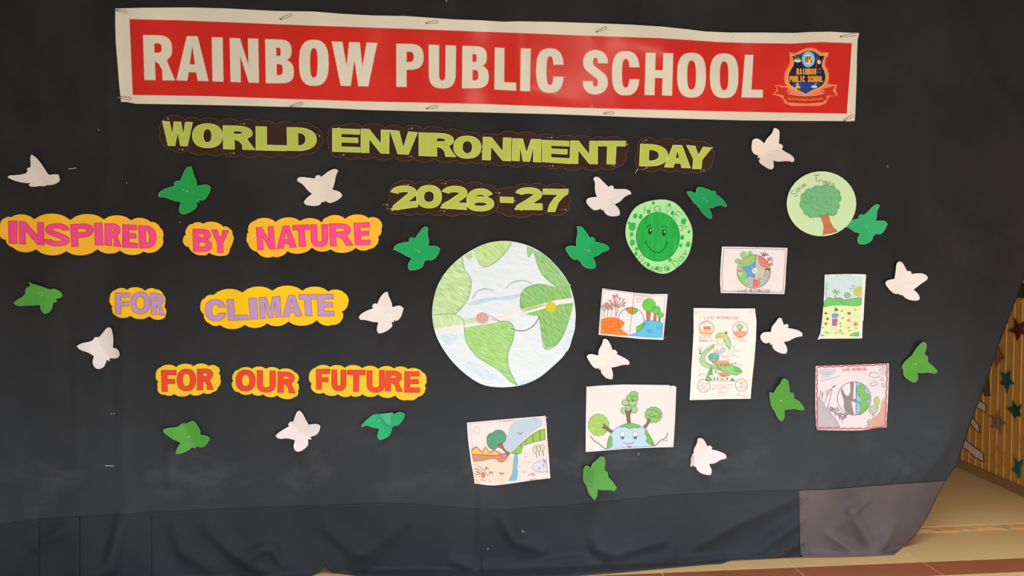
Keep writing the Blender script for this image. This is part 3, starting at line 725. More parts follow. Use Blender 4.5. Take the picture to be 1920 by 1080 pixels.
# ------------------------------------------------------------------ words on cards
def sign(name, cards, lets, label, group, stem, bar, mats, pins, off=.004, rim_c=None, ltrim=None, f=None, e=2.3, card_sag=.17):
    allp = [p for c in cards for p in c]; cx = sum(p[0] for p in allp)/len(allp); cy = sum(p[1] for p in allp)/len(allp)
    w_ = max(p[0] for p in allp)-min(p[0] for p in allp)
    bd = Board(name, cx, cy, off, label, 'sign', group, lift=lambda x, y: .0018+.0018*np.sin((x-cx)/37.+cy)+.0012*np.sin((y-cy)/13.))
    for i, c in enumerate(cards):
        bd.shape('backing_card', scallop(c, card_sag), mats[0], i*2.2, thick=.0009, rim=rim_c, rimw=.9, grid=13)
    for ff, dat in lets: letters(bd, ff, dat, stem, bar, mats[1], 1.8+2.2*(len(cards)-1), .0006, ltrim, .8, e=e)
    for p in pins: straight_pin(bd, *p, layer=8)
    return bd
brown = mat('brown_card', alb((56, 36, 24), 'top', .7), .85, .15, 'n', alb((62, 41, 30), 'top', .7), 8, 1.)
brown_e = mat('brown_card_edge', alb((98, 76, 58), 'top'), .9, .1)
lime = mat('lime_paper', alb((178, 186, 66), 'top', .74), .85, .15, 'n', alb((186, 192, 88), 'top', .74), 8, 1.)
lime_e = mat('lime_edge', alb((212, 212, 140), 'top'), .9, .1)
G1 = 'lime green words on dark brown cloud cards'
f1 = X(290, 210, 5.818)
sign('word_sign', [f1([(85,95),(130,55),(330,82),(495,86),(705,110),(920,108),(1125,122),(1320,134),(1530,138),(1740,160),(1830,270),(1800,380),(1610,458),(1365,460),(1155,460),(945,465),(750,450),(565,445),(360,418),(170,402),(90,340),(62,220),(72,130)])],
 [(f1, [('W',85,103,413,112,408,372,96,366),('O',412,125,740,128,740,392,412,390),('R',745,148,1070,155,1098,413,750,403),('L',1103,158,1440,165,1437,424,1105,415),('D',1443,168,1765,172,1765,428,1447,420)])],
 'brown cloud sign reading WORLD in lime green letters', G1, 118, 58, (brown, lime), [(*f1([(150,78)])[0],-2,-3), (*f1([(308,410)])[0],-8,-1), (*f1([(978,128)])[0],-8,0), (*f1([(865,450)])[0],-9,0), (*f1([(1800,262)])[0],-6,-4), (*f1([(92,100)])[0],3,-2)], rim_c=brown_e, ltrim=lime_e)
f2, f3 = X(610, 225, 6.4), X(890, 235, 6.4)
c2a = f2([(60,90),(205,72),(440,78),(715,92),(935,98),(1175,108),(1435,130),(1665,165),(1870,200)])+[(903.5, 262)]+[(904.5, 303)]+f2([(1750,500),(1555,480),(1315,462),(1060,462),(820,442),(580,440),(400,445),(215,440),(70,400),(45,300),(38,180)])
c2b = f3([(98,105,.02),(290,105),(510,100),(745,132),(985,152),(1190,150),(1400,165),(1565,160),(1770,170),(1840,230),(1810,340),(1800,430),(1700,500),(1515,508),(1290,505),(1040,490),(820,480),(615,462),(390,465),(205,450),(85,458,.02)])
sign('word_sign', [c2a, c2b], [(f2, [('E',85,100,413,113,416,388,85,378),('N',428,107,768,122,763,403,427,390),('V',773,122,1107,150,1098,418,770,403),('I',1122,150,1225,155,1222,432,1122,427),('R',1235,155,1548,165,1566,442,1230,432),('O',1540,188,1868,195,1868,462,1540,460)]),
 (f3, [('N',103,140,440,152,433,427,92,413),('M',455,158,800,170,793,442,447,422),('E',812,178,1133,190,1133,460,810,438),('N',1150,185,1475,190,1475,463,1140,458),('T',1485,188,1812,190,1790,467,1482,462)])],
 'long brown cloud sign reading ENVIRONMENT in lime green letters', G1, 105, 60, (brown, lime), [(*f2([p])[0],-7,1) for p in [(168,95),(222,418),(1040,100),(1035,437)]]+[(*f3([p])[0],-8,0) for p in [(925,148),(940,487),(1828,230),(1670,485),(92,255),(92,318)]], rim_c=brown_e, ltrim=lime_e)
f4 = X(1190, 250, 12.)
sign('word_sign', [f4([(75,330),(90,200),(190,110),(510,180),(930,180),(1330,205),(1660,250),(1750,360),(1750,620),(1640,820),(1530,860),(1290,860),(940,830),(580,795),(210,810),(70,780),(15,640),(25,500),(70,430)])],
 [(f4, [('D',130,240,750,260,745,745,105,735),('A',690,262,1235,275,1258,780,668,760),('Y',1165,268,1737,325,1690,808,1110,788)])],
 'small brown cloud sign reading DAY in lime green letters', G1, 200, 120, (brown, lime), [(*f4([p])[0],-7,3) for p in [(255,150),(265,775),(1745,325),(1555,825)]], rim_c=brown_e, ltrim=lime_e)
f5 = X(715, 330, 5.189)
c5a = f5([(85,130),(150,60),(325,74),(475,74),(640,52),(820,82),(1000,92),(1120,130),(1135,190),(1120,235),(1135,300),(1105,340),(885,357),(775,362),(615,367),(460,350),(335,360),(200,357),(80,345),(45,290),(60,240),(85,220)])
c5b = f5([(1120,190,.02),(1130,150),(1165,122,.05),(1290,112),(1445,92),(1605,102),(1790,105),(1825,190),(1825,270),(1800,350),(1600,352),(1470,364),(1290,385),(1180,362),(1115,330,.02)])
sign('word_sign', [c5b, c5a], [(f5, [('2',85,100,338,92,355,300,100,335),('0',340,90,587,90,587,312,340,312),('2',592,100,838,95,830,328,575,312),('6',830,125,1095,120,1097,342,830,342),('-',1155,203,1287,208,1285,262,1157,257),('2',1305,112,1560,112,1567,330,1297,327),('7',1573,125,1820,130,1790,350,1560,345)])],
 'brown cloud sign reading 2026-27 in lime green figures', G1, 74, 58, (brown, lime), [(*f5([p])[0],-8,-1) for p in [(262,87),(625,75),(1150,165),(612,342),(95,320),(60,282),(1300,240),(1797,328),(1815,128)]], rim_c=brown_e, ltrim=lime_e)

def yellow(z, c=(255, 186, 22), c2=(250, 176, 60)): return mat('yellow_card', alb(c, z, .84), .8, .2, 'n', alb(c2, z, .84), 7, 1.6)
G2 = 'coloured words on yellow cloud cards'
def ysign(card, lets, label, stem, bar, z, lc, lc2, oc, f, yc=(255, 186, 22), yc2=(250, 176, 60), pins=()):
    lm = mat('letter_paper', alb(lc, z), .8, .2, 'n', alb(lc2, z), 13, 1.1)
    return sign('word_sign', [f(card)], [(f, lets)], label, G2, stem, bar, (yellow(z, yc, yc2), lm), [(*f([p])[0], -5, 0) for p in pins], ltrim=ink(oc, z))
PK, PK2, PKo = (255, 62, 142), (252, 88, 140), (190, 40, 70)
f6 = X(0, 395, 6.)
ysign([(5,140),(55,85),(120,76),(385,97),(790,105),(1170,98),(1475,108),(1695,127),(1800,190),(1830,310),(1800,420),(1615,460),(1350,448),(1095,432),(745,455),(405,435),(140,410),(65,325),(0,285)],
 [('I',92,115,195,115,192,372,100,368),('N',213,120,492,135,498,388,215,373),('S',512,145,775,145,785,400,500,398),('P',790,155,1048,140,1055,398,805,407),('I',1058,140,1150,137,1162,390,1072,388),('R',1178,145,1355,145,1365,405,1178,388),('E',1378,155,1535,165,1550,420,1378,410),('D',1557,168,1757,170,1760,425,1568,422)],
 'yellow cloud sign reading INSPIRED in pink letters', 78, 54, 'mid', PK, PK2, PKo, f6, pins=[(190,85),(265,425),(1815,310)])
f7 = X(335, 405, 12.71)
ysign([(175,450),(200,290),(330,190),(580,185),(1065,255),(1210,300),(1280,450),(1310,540,.05),(1210,800),(1205,860),(1060,945,.1),(720,870),(560,935),(240,735),(120,650),(110,540)],
 [('B',335,310,785,318,800,848,350,848),('Y',775,325,1195,345,1190,885,795,868)], 'small yellow cloud sign reading BY in pink letters', 145, 112, 'mid', PK, PK2, PKo, f7, pins=[(205,602),(1255,600)])
f8 = X(455, 395, 7.11)
ysign([(80,285),(75,230),(150,140),(440,150),(765,137),(1060,160),(1120,90),(1365,108),(1680,98),(1830,130),(1850,240),(1800,350),(1810,400),(1690,510),(1510,495),(1170,515),(925,492),(595,540),(400,612),(200,560),(195,545),(75,440),(60,340)],
 [('N',180,225,410,210,437,512,200,525),('A',470,206,680,198,718,487,455,510),('T',663,198,888,187,915,475,680,485),('U',905,187,1135,183,1140,480,915,485),('R',1152,175,1440,170,1475,463,1168,477),('E',1480,167,1690,158,1705,453,1500,460)],
 'yellow cloud sign reading NATURE in pink letters', 82, 62, 'mid', PK, PK2, PKo, f8, pins=[(155,180),(1750,140),(1060,520),(130,495)])
PU, PU2, PUo = (190, 148, 196), (196, 150, 188), (150, 90, 120)
f9 = X(195, 530, 13.5)
ysign([(215,600),(150,370),(290,185),(580,180),(1045,205),(1300,165),(1500,310),(1545,470,.1),(1520,610),(1555,830),(1500,905),(1150,845),(665,837),(280,820),(215,700)],
 [('F',280,262,660,262,650,790,290,793),('O',672,232,1165,235,1165,790,672,790),('R',1175,262,1508,275,1545,825,1195,800)],
 'small yellow cloud sign reading FOR in lilac letters', 142, 112, 'mid', PU, PU2, PUo, f9, (255, 192, 16), (252, 180, 40), pins=[(420,190),(1340,220)])
f10 = X(370, 530, 6.508)
ysign([(40,270),(90,190),(195,152),(550,120),(915,97),(1280,97),(1600,107),(1800,130),(1840,250),(1760,350),(1770,440),(1640,515),(1460,458),(1110,475),(850,497),(580,515),(275,515),(150,500),(80,385)],
 [('C',95,203,345,205,355,467,95,467),('L',358,205,605,203,622,453,380,460),('I',625,190,722,185,742,440,645,448),('M',750,182,1008,165,1025,420,765,440),('A',1060,155,1240,150,1280,408,1040,418),('T',1237,145,1443,143,1465,405,1255,408),('E',1460,143,1658,140,1673,408,1470,408)],
 'yellow cloud sign reading CLIMATE in lilac letters', 82, 60, 'mid', PU, PU2, PUo, f10, (255, 196, 20), (254, 190, 30), pins=[(505,125),(955,90),(1815,265),(980,505),(70,270)])
RD, RD2, RDo = (255, 66, 66), (244, 92, 40), (196, 44, 24)
Y3, Y3b = (255, 210, 24), (252, 202, 70)
f11 = X(285, 675, 13.5)
ysign([(165,545),(95,390),(210,190),(610,180),(1050,155),(1440,152),(1650,170),(1710,240),(1685,340),(1725,470),(1670,690),(1540,810),(1300,827),(960,860),(560,860),(310,870),(180,830),(150,680)],
 [('F',230,262,620,262,600,803,255,803),('O',630,228,1112,228,1112,785,630,785),('R',1145,232,1560,215,1560,742,1143,765)],
 'small yellow cloud sign reading FOR in red letters', 145, 115, 'low', RD, RD2, RDo, f11, Y3, Y3b, pins=[(315,220),(1640,640),(1650,245)])
f12 = X(425, 675, 12.8)
ysign([(155,500),(165,330),(270,240),(610,212),(940,212),(1270,237),(1640,300),(1720,380),(1720,470),(1680,540),(1730,640),(1705,740),(1715,810),(1640,885),(1215,850),(870,822),(605,800),(290,770),(150,680)],
 [('O',222,240,690,240,690,745,222,745),('U',730,250,1175,265,1175,775,725,775),('R',1230,280,1640,290,1655,800,1220,778)],
 'small yellow cloud sign reading OUR in red letters', 138, 112, 'low', RD, RD2, RDo, f12, Y3, Y3b, pins=[(400,212),(1690,350),(1620,845)])
f13 = X(570, 675, 8.)
ysign([(115,350),(75,250),(170,115),(390,107),(610,117),(875,122),(1115,132),(1350,127),(1560,137),(1780,185),(1835,290),(1808,380),(1815,460),(1710,550),(1560,598),(1370,532),(1110,517),(875,512),(705,532),(510,512),(290,490),(130,460)],
 [('F',180,140,390,137,375,440,188,440),('U',415,147,632,153,632,463,415,463),('T',650,153,922,153,915,473,648,473),('U',943,160,1210,155,1210,487,943,487),('R',1230,162,1472,165,1480,475,1217,465),('E',1510,172,1730,175,1738,487,1508,487)],
 'yellow cloud sign reading FUTURE in red letters', 80, 70, 'low', RD, RD2, RDo, f13, Y3, Y3b, pins=[(345,115),(1770,220),(330,465),(1640,520)])
# a spare pin beside the DAY sign
sp_ = Board('dressmaker_pin', 1193, 320, .001, 'loose pale pin stuck in the cloth below the D of DAY', 'pin')
a = sp_.pos([(1195, 318)], 1)[0]; b_ = sp_.pos([(1191, 325)], 1)[0]
mesh_obj('pin_shaft', *tube([a, b_], .0009), pinhead, sp_.root); mesh_obj('pin_head', *ball(a+np.array([0, -.002, 0]), .0026), pinhead, sp_.root)
# ------------------------------------------------------------------ paper butterflies
def wing_lift(c, head, tip=.022, twist=0.):
    hx, hy = head[0]-c[0], head[1]-c[1]; L = math.hypot(hx, hy); nx, ny = -hy/L, hx/L
    def f(x, y):
        d = (x-c[0])*nx+(y-c[1])*ny
        r = np.hypot(x-c[0], y-c[1])/45.
        return 1.35*tip*(np.abs(d)/45.)**1.1+.004*r+twist*d/45.*.004+.001
    return f
def butterfly(f, pts, c, head, label, m_, group, tip=.022, rim=None, flap=None, pin=True, pd=(-7, -3), bend=None, flap_m=None, off=.0015):
    c = f([c])[0]; head = f([head])[0]; base = wing_lift(c, head, tip)
    def lf(x, y):
        r = base(x, y)
        if bend:
            for bx, by, nx, ny, k in bend:
                q = f([(bx, by)])[0]; d = (x-q[0])*nx+(y-q[1])*ny; r = r+k*np.clip(d, 0, 60)
        return r
    bd = Board('paper_butterfly', c[0], c[1], off, label, 'butterfly', group, lift=lf)
    bd.shape('cutout', f(smooth_loop(pts, 4)), m_, 0, thick=.0004, rim=rim, rimw=.8, grid=5.5, smooth=False)
    if flap:
        b2 = Board.__new__(Board); b2.__dict__.update(bd.__dict__); b2.lift = lambda x, y: lf(x, y)+.004
        b2.shape('folded_wing', f(smooth_loop(flap, 4)), flap_m or m_, 0, thick=.0004, rim=rim, rimw=.8, grid=5.5, smooth=False)
    if pin: straight_pin(bd, c[0], c[1], *pd, layer=2)
    return bd
GW, GG = 'white paper butterflies', 'green paper butterflies'
def W_(z, c=(232, 218, 212)): return paper(c, z, 'white_paper')
wl = paper((252, 238, 236), 'low', 'white_paper'); wm = paper((238, 224, 220), 'mid', 'white_paper'); wt = paper((222, 204, 188), 'top', 'white_paper')
butterfly(X(10,280,13.5), [(660,125),(800,230),(960,440),(1030,550),(1090,630),(1140,645),(1230,630),(1350,640),(1375,790),(1330,840),(1160,905),(1060,905),(990,930),(860,930),(760,945),(640,940),(585,900),(640,855),(450,845),(200,780),(60,715),(80,675),(240,655),(400,635),(530,595),(560,545),(545,490),(590,460),(630,465),(640,380),(635,200)], (900,790), (580,490),
 'creamy white butterfly above the INSPIRED sign, nearest the left edge', wt, GW, .02, pd=(-14,-7))
butterfly(X(550,310,13.5), [(1040,92),(1100,105),(1135,145),(1080,260),(1050,420),(990,615),(1120,650),(1200,700),(1242,765),(1190,830),(1000,935),(900,950),(805,890),(775,945),(730,910),(680,990),(600,1020),(420,1022),(300,985),(270,940),(310,860),(400,775),(470,720),(370,640),(270,520),(200,455),(110,405),(95,370),(130,310),(200,295),(400,315),(550,335),(560,280),(620,250),(680,262),(705,298),(800,215),(920,135)], (740,640), (620,290),
 'flat creamy white butterfly with spread wings, directly above the NATURE sign', wt, GW, .012, pd=(-6,-6))
butterfly(X(1090,325,12.71), [(355,80),(410,95),(520,200),(650,325),(700,290),(760,300),(778,370),(900,372),(1060,378),(1140,410),(1185,460),(1180,505),(1130,510),(1020,575),(920,675),(795,735),(870,820),(915,900),(912,1000),(790,1025),(630,1000),(540,910),(525,865),(487,888),(462,840),(400,868),(330,880),(270,860),(150,740),(118,680),(140,610),(200,580),(370,560),(335,460),(322,340),(325,240),(285,125),(320,90)], (680,640), (715,320),
 'white butterfly between the 2026-27 sign and the green smiling disc', W_('mid', (232,216,214)), GW, .012, pd=(-9,-4))
butterfly(X(1400,235,12.71), [(650,65),(710,75),(770,120),(782,240),(765,440),(820,445),(865,510),(835,570),(920,630),(1040,695),(1130,790),(1125,850),(1100,875),(1020,858),(900,852),(760,865),(630,840),(645,960),(630,1020),(590,1050),(460,1000),(320,900),(292,850),(325,780),(255,770),(280,720),(180,680),(125,600),(118,470),(150,345),(200,318),(270,320),(340,360),(420,430),(480,320),(600,190)], (605,600), (820,500),
 'cream butterfly just below the right end of the red banner', wt, GW, .014, pd=(-8,0))
butterfly(X(665,540,12), [(740,85),(760,160),(830,330),(852,435),(940,402),(1030,400),(1100,455),(1050,630),(990,710),(930,740),(870,715),(890,770),(830,760),(845,850),(800,910),(640,1005),(540,1025),(500,950),(530,770),(430,765),(300,735),(200,715),(135,715),(92,660),(130,600),(230,530),(420,455),(390,420),(410,375),(470,345),(505,365),(570,220),(640,130),(700,90)], (685,575), (440,400),
 'white butterfly between the CLIMATE sign and the large globe drawing', wm, GW, .024, pd=(-8,-5))
butterfly(X(140,610,12.71), [(860,55),(890,130),(920,330),(910,530),(1010,565),(1070,700),(1020,775),(830,785),(835,860),(770,820),(740,900),(680,1000),(550,1040),(490,1010),(430,910),(440,800),(460,735),(350,665),(120,575),(50,505),(90,465),(160,430),(430,355),(480,285),(570,280),(680,165),(790,50)], (735,675), (510,310),
 'white butterfly with creased left wing, left of the red FOR sign', wm, GW, .024, pd=(-7,-6), bend=[(370,500,-1.,-.1,.0009)])
butterfly(X(510,765,12.71), [(645,62),(700,95),(800,270),(870,395),(1090,385),(1155,430),(1130,540),(1070,630),(920,690),(940,755),(855,740),(865,850),(840,910),(660,1035),(580,1030),(520,960),(545,765),(370,725),(150,725),(80,660),(150,595),(410,430),(385,390),(430,332),(505,325),(560,170),(600,90)], (665,550), (420,385),
 'bright white butterfly directly below the OUR sign', wl, GW, .022, pd=(-9,0))
butterfly(X(1095,630,12.71), [(480,70),(550,85),(620,180),(680,335),(740,330),(800,400),(775,430),(880,480),(1040,570),(1092,630),(1070,685),(920,690),(760,735),(650,750),(690,900),(680,1030),(560,1015),(450,930),(405,860),(405,800),(360,810),(360,760),(300,775),(220,735),(120,600),(65,490),(110,440),(200,435),(335,465),(360,320),(430,190),(460,90)], (555,572), (740,370),
 'white butterfly above the drawing of the smiling globe with three trees', wm, GW, .024, pd=(-6,-2))
butterfly(X(1420,590,13.5), [(610,85),(640,170),(670,260),(740,238),(800,275),(760,335),(880,355),(1060,410),(1140,480),(1135,550),(1040,560),(920,600),(800,665),(670,690),(740,810),(758,900),(730,985),(620,985),(460,910),(385,830),(380,750),(335,770),(315,705),(220,725),(140,690),(80,590),(85,520),(140,460),(220,440),(340,440),(370,310),(470,180),(540,90)], (575,590), (740,270),
 'white butterfly just right of the tall LAND RESTORATION poster', wm, GW, .024, pd=(-6,-2))
butterfly(X(1285,815,13.5), [(320,90),(420,95),(480,150),(560,300),(620,275),(680,320),(665,375),(800,405),(930,450),(1020,510),(1040,560),(1025,605),(920,630),(740,725),(600,745),(660,880),(665,960),(635,1025),(480,1005),(330,930),(280,860),(275,800),(245,830),(215,775),(150,808),(122,800),(190,480),(215,470),(215,380),(290,220)], (450,485), (620,310),
 'lowest white butterfly, its lower left wing folded over, below the tall poster', wl, GW, .022, pd=(-2,-1), flap=[(190,480),(225,540),(230,640),(205,770),(150,808),(122,800)], flap_m=paper((226,218,216), 'low', 'white_paper'))
butterfly(X(1650,485,12.71), [(460,72),(520,85),(580,170),(650,300),(700,292),(750,320),(745,365),(870,350),(1010,355),(1100,395),(1137,450),(1110,510),(1000,585),(800,740),(900,830),(945,930),(930,985),(860,1000),(700,980),(600,930),(530,868),(490,868),(440,840),(370,840),(280,790),(180,680),(130,580),(160,530),(240,500),(345,480),(370,320),(400,120),(430,80)], (625,560), (700,320),
 'rightmost white butterfly, right of the picture with the palm tree', W_('mid', (240,226,218)), GW, .02, pd=(-3,-1))
def gm(c, z): return paper(c, z, 'green_paper')
ge = ink((110, 168, 120), 'mid'); gl = ink((128, 165, 112), 'low')
D1, D2, LG = (34, 156, 74), (30, 163, 92), (92, 166, 66)
butterfly(X(290,305,10.8), [(700,85),(745,85),(765,150),(800,270),(845,390),(855,475),(1000,450),(1090,460),(1130,490),(1110,600),(1060,680),(990,755),(880,755),(900,805),(840,800),(850,880),(800,945),(700,1005),(570,1040),(510,1000),(500,900),(540,795),(400,770),(200,700),(80,690),(85,620),(180,545),(400,475),(395,420),(440,370),(510,380),(560,270),(620,150),(660,95)], (668,585), (430,410),
 'emerald green butterfly under the WORLD sign, above BY', gm(D1, 'mid'), GG, .014, rim=ge, pd=(-11,-4))
butterfly(X(730,420,12), [(800,62),(870,85),(860,200),(890,420),(875,500),(1060,503),(1138,560),(1090,690),(960,810),(850,800),(840,825),(790,825),(770,900),(730,970),(590,1030),(450,1035),(425,970),(435,880),(510,775),(380,715),(220,625),(95,570),(130,495),(220,440),(450,400),(440,375),(465,310),(530,308),(580,330),(650,220),(750,95)], (670,622), (490,350),
 'emerald green butterfly at upper left of the large globe drawing', gm(D2, 'mid'), GG, .018, rim=ge, pd=(-7,-4))
butterfly(X(1050,420,12), [(380,58),(480,65),(560,150),(670,315),(730,300),(785,345),(780,395),(900,425),(1040,475),(1097,525),(1090,580),(960,630),(860,700),(735,745),(800,900),(790,990),(700,1005),(600,985),(510,930),(480,880),(475,830),(425,835),(415,790),(340,800),(280,780),(180,660),(122,555),(160,510),(230,492),(370,505),(365,380),(395,200),(390,120)], (645,600), (730,340),
 'emerald green butterfly at upper right of the large globe drawing', gm(D2, 'mid'), GG, .018, rim=ge, pd=(-8,-3))
butterfly(X(1280,345,15.43), [(460,95),(760,170),(830,210),(930,215),(965,245),(925,290),(1020,340),(1200,500),(1280,640),(1220,650),(1110,615),(1010,625),(860,690),(750,690),(830,860),(840,960),(820,1000),(760,990),(600,860),(510,740),(480,680),(425,660),(430,605),(330,550),(230,400),(150,300),(120,230),(200,215),(380,270),(400,180),(420,110)], (700,500), (930,250),
 'dark green butterfly with curled wings below the DAY sign', gm((28,150,86), 'mid'), GG, .02, rim=ge, pd=(-7,-6))
butterfly(X(1580,375,12), [(790,100),(835,125),(780,240),(760,400),(745,475),(900,468),(970,490),(1010,540),(960,650),(880,750),(790,768),(715,750),(720,800),(680,800),(670,880),(600,950),(500,995),(370,990),(330,900),(390,745),(260,710),(150,630),(40,600),(150,500),(220,455),(370,415),(355,370),(400,325),(470,335),(600,230),(720,115)], (520,603), (410,360),
 'green butterfly tucked behind the right rim of the Save Trees disc', gm((56,172,108), 'mid'), GG, .004, rim=ge, pd=(-1,-1), off=.0005)
butterfly(X(20,525,15.43), [(500,65),(570,90),(900,190),(1130,275),(1250,260),(1400,320),(1480,400),(1490,470),(1450,500),(1300,545),(1340,630),(1230,650),(1190,820),(1130,910),(985,985),(880,860),(850,720),(500,735),(150,725),(90,670),(130,620),(420,410),(430,290),(480,215),(570,185),(550,110)], (925,450), (450,350),
 'leaf green crumpled butterfly below the INSPIRED sign at far left', gm(LG, 'mid'), GG, .026, rim=gl, pd=(-9,-6), bend=[(700,240,0.,-1.,.0012)])
butterfly(X(300,785,15.43), [(950,70),(1000,90),(1080,200),(1150,330),(1170,470),(1310,485),(1400,530),(1440,600),(1350,730),(1250,815),(1190,830),(1070,800),(1010,850),(960,835),(930,820),(830,900),(700,970),(560,1010),(460,1015),(500,860),(600,695),(380,590),(200,470),(100,370),(110,320),(200,280),(550,220),(620,150),(780,135),(860,90)], (850,512), (680,180),
 'leaf green butterfly below the red FOR sign', gm((96,176,72), 'low'), GG, .026, rim=gl, pd=(-2,1))
butterfly(X(670,765,16.62), [(500,215),(670,190),(1105,148),(1100,185),(1180,175),(1300,130),(1420,150),(1480,200),(1440,330),(1370,430),(1250,545),(1135,545),(1130,600),(1070,590),(1060,720),(980,860),(760,980),(700,985),(635,900),(650,760),(690,640),(500,610),(260,545),(150,595),(140,540),(200,460),(380,300)], (680,390), (560,200),
 'sea green butterfly with its top wing folded down, below FUTURE', gm((46,186,128), 'low'), GG, .018, rim=gl, pd=(-1,0), flap=[(670,190),(1105,145),(1050,230),(1045,400),(1065,480),(1010,515),(930,490),(860,440),(780,330)], flap_m=gm((76,204,154), 'low'))
butterfly(X(1685,635,12.7), [(600,85),(655,130),(610,385),(670,410),(695,470),(690,530),(800,640),(925,770),(885,820),(700,800),(580,815),(440,810),(455,960),(380,1040),(330,1030),(220,970),(120,870),(105,720),(85,700),(85,650),(290,420),(320,400),(370,310),(550,100)], (400,600), (690,460),
 'rightmost green butterfly, leaf green with pinched wings', gm((100,172,68), 'low'), GG, .03, rim=gl, pd=(-6,1))
butterfly(X(1435,705,12), [(430,62),(490,90),(525,180),(550,370),(620,390),(645,440),(640,510),(740,560),(840,670),(875,740),(850,765),(780,760),(640,740),(420,760),(430,900),(400,990),(350,1015),(260,910),(210,790),(170,745),(150,700),(110,560),(95,370),(190,385),(260,260),(350,150),(380,80)], (345,560), (640,430),
 'leaf green butterfly between the tall poster and the red-bordered drawing', gm(LG, 'low'), GG, .022, rim=gl, pd=(-1,-1))
butterfly(X(1085,850,12), [(500,75),(570,85),(600,190),(590,390),(650,430),(655,515),(760,640),(850,770),(810,840),(640,822),(500,820),(420,805),(410,960),(360,1050),(240,910),(190,780),(165,710),(110,610),(105,500),(140,300),(180,280),(270,340),(310,240),(400,160)], (380,560), (640,450),
 'lowest green butterfly, beneath the smiling globe drawing, left wing folded in', gm((100,172,76), 'low'), GG, .022, rim=gl, pin=False, flap=[(140,300),(180,280),(270,340),(335,440),(348,600),(340,715),(240,715),(165,690),(110,610),(105,500)], flap_m=gm((88,158,68), 'low'))
# ------------------------------------------------------------------ discs
PEN = ink((70, 62, 66), 'low'); PENM = ink((62, 70, 60), 'mid')
fg = X(800, 440, 3.6)
gb = Board('globe_drawing', 946, 588, .004, 'large round hand-coloured paper globe with a smiling face', 'drawing', lift=lambda x, y: .002+.003*np.sin((x-900)/70.)*np.sin(y/60.)+.004*np.clip((np.hypot(x-946, y-588)-90)/45, 0, 1))
GO = [(480,44),(570,45),(690,75),(790,130),(880,215),(950,310),(985,400),(1003,500),(1005,570),(985,690),(930,810),(850,890),(750,970),(620,1020),(430,1025),(350,1000),(200,885),(110,770),(60,670),(38,560),(50,420),(90,310),(160,215),(240,145),(330,90),(400,60)]
gb.shape('paper_disc', fg(smooth_loop(GO, 4, 90)), crayon((212, 222, 230), 'mid', .25, (240, 236, 236), .8, 10), 0, thick=.0006, grid=11)
def land(name, pts, c, ang, w=.4, lay=2, nn=3): gb.shape(name, fg(smooth_loop(pts, nn, 55)), crayon(tuple(min(255, v+10) for v in c), 'mid', ang, (240, 242, 214), min(.9, w+.02), 16), lay, grid=13)
gb.shape('blue_streak', fg(smooth_loop([(262,462),(400,428),(560,412),(640,400),(620,425),(450,442),(300,478)], 4, 50)), crayon((165, 200, 222), 'mid', .2, (236, 236, 238), .7, 14), 1.2, grid=13)
gb.shape('blue_streak', fg(smooth_loop([(90,680),(160,665),(210,690),(190,730),(120,735)], 4, 90)), crayon((185, 212, 226), 'mid', .4, (240, 236, 236), .9, 14), 1.2, grid=13)
gb.shape('blue_streak', fg(smooth_loop([(230,850),(320,860),(470,960),(440,985),(380,970),(270,900)], 4, 90)), crayon((180, 212, 226), 'mid', .4, (240, 236, 236), .9, 14), 1.2, grid=13)
gb.shape('blue_streak', fg(smooth_loop([(985,560),(1002,600),(985,690),(930,800),(905,790),(950,680)], 4, 90)), crayon((188, 216, 228), 'mid', .4, (240, 236, 236), .9, 14), 1.2, grid=13)
gb.shape('blue_streak', fg(smooth_loop([(620,990),(700,975),(690,995),(630,1010)], 4, 90)), crayon((180, 212, 230), 'mid', .4, (240, 236, 236), .7, 14), 1.2, grid=13)
land('green_land', [(240,147),(255,230),(298,300),(295,380),(270,450),(190,537),(130,530),(43,540),(50,420),(90,310),(160,215)], (146, 188, 100), .5, .75)
land('green_land', [(43,540),(130,532),(190,538),(245,570),(330,558),(340,590),(250,618),(150,640),(62,658),(40,590)], (152, 192, 112), 1.3, .75)
land('green_land', [(252,146),(303,112),(312,150),(290,172)], (158, 196, 100), .5, .5)
land('green_land', [(308,106),(400,62),(480,48),(575,50),(540,110),(460,190),(385,218),(345,175)], (154, 196, 96), 1.0, .6)
land('green_land', [(685,80),(722,112),(760,230),(800,290),(880,350),(975,345),(948,310),(880,218),(790,133)], (88, 164, 50), .8, .5)
land('green_land', [(680,80),(722,95),(712,118),(692,155),(680,125)], (130, 186, 80), .8, .5)
land('green_land', [(640,400),(680,355),(770,332),(870,352),(966,345),(982,430),(990,455),(978,520),(940,640),(880,740),(800,773),(775,660),(760,550),(660,530),(632,480)], (84, 160, 40), .9, .42)
land('green_land', [(252,622),(345,597),(400,590),(440,572),(500,585),(560,590),(592,640),(580,720),(550,800),(555,900),(612,1018),(560,985),(480,910),(350,830),(272,730)], (118, 182, 62), .4, .5)
gb.shape('joint_strip', fg([(58,660),(62,632),(250,605),(450,573),(640,503),(770,470),(880,440),(984,428),(988,460),(900,470),(660,535),(470,592),(250,628)]), mat('paper_strip', alb((244, 224, 222), 'mid'), .8, .2), 2.8, grid=14)
land('green_land', [(652,503),(770,474),(800,470),(802,478),(662,520)], (120, 176, 70), .9, .5, 3.4)
land('green_land', [(248,572),(300,565),(335,560),(338,584),(250,600)], (165, 196, 130), .3, .7, 3.4)
gb.shape('cheek_spot', fg(ell(376, 563, 42, 37)), crayon((206, 140, 124), 'mid', .4, (236, 210, 200), .5, 30), 4.4)
gb.shape('cheek_spot', fg(ell(838, 490, 35, 37)), crayon((206, 190, 36), 'mid', .4, (220, 210, 110), .5, 30), 4.4)
gpen = ink((120, 120, 126), 'mid')
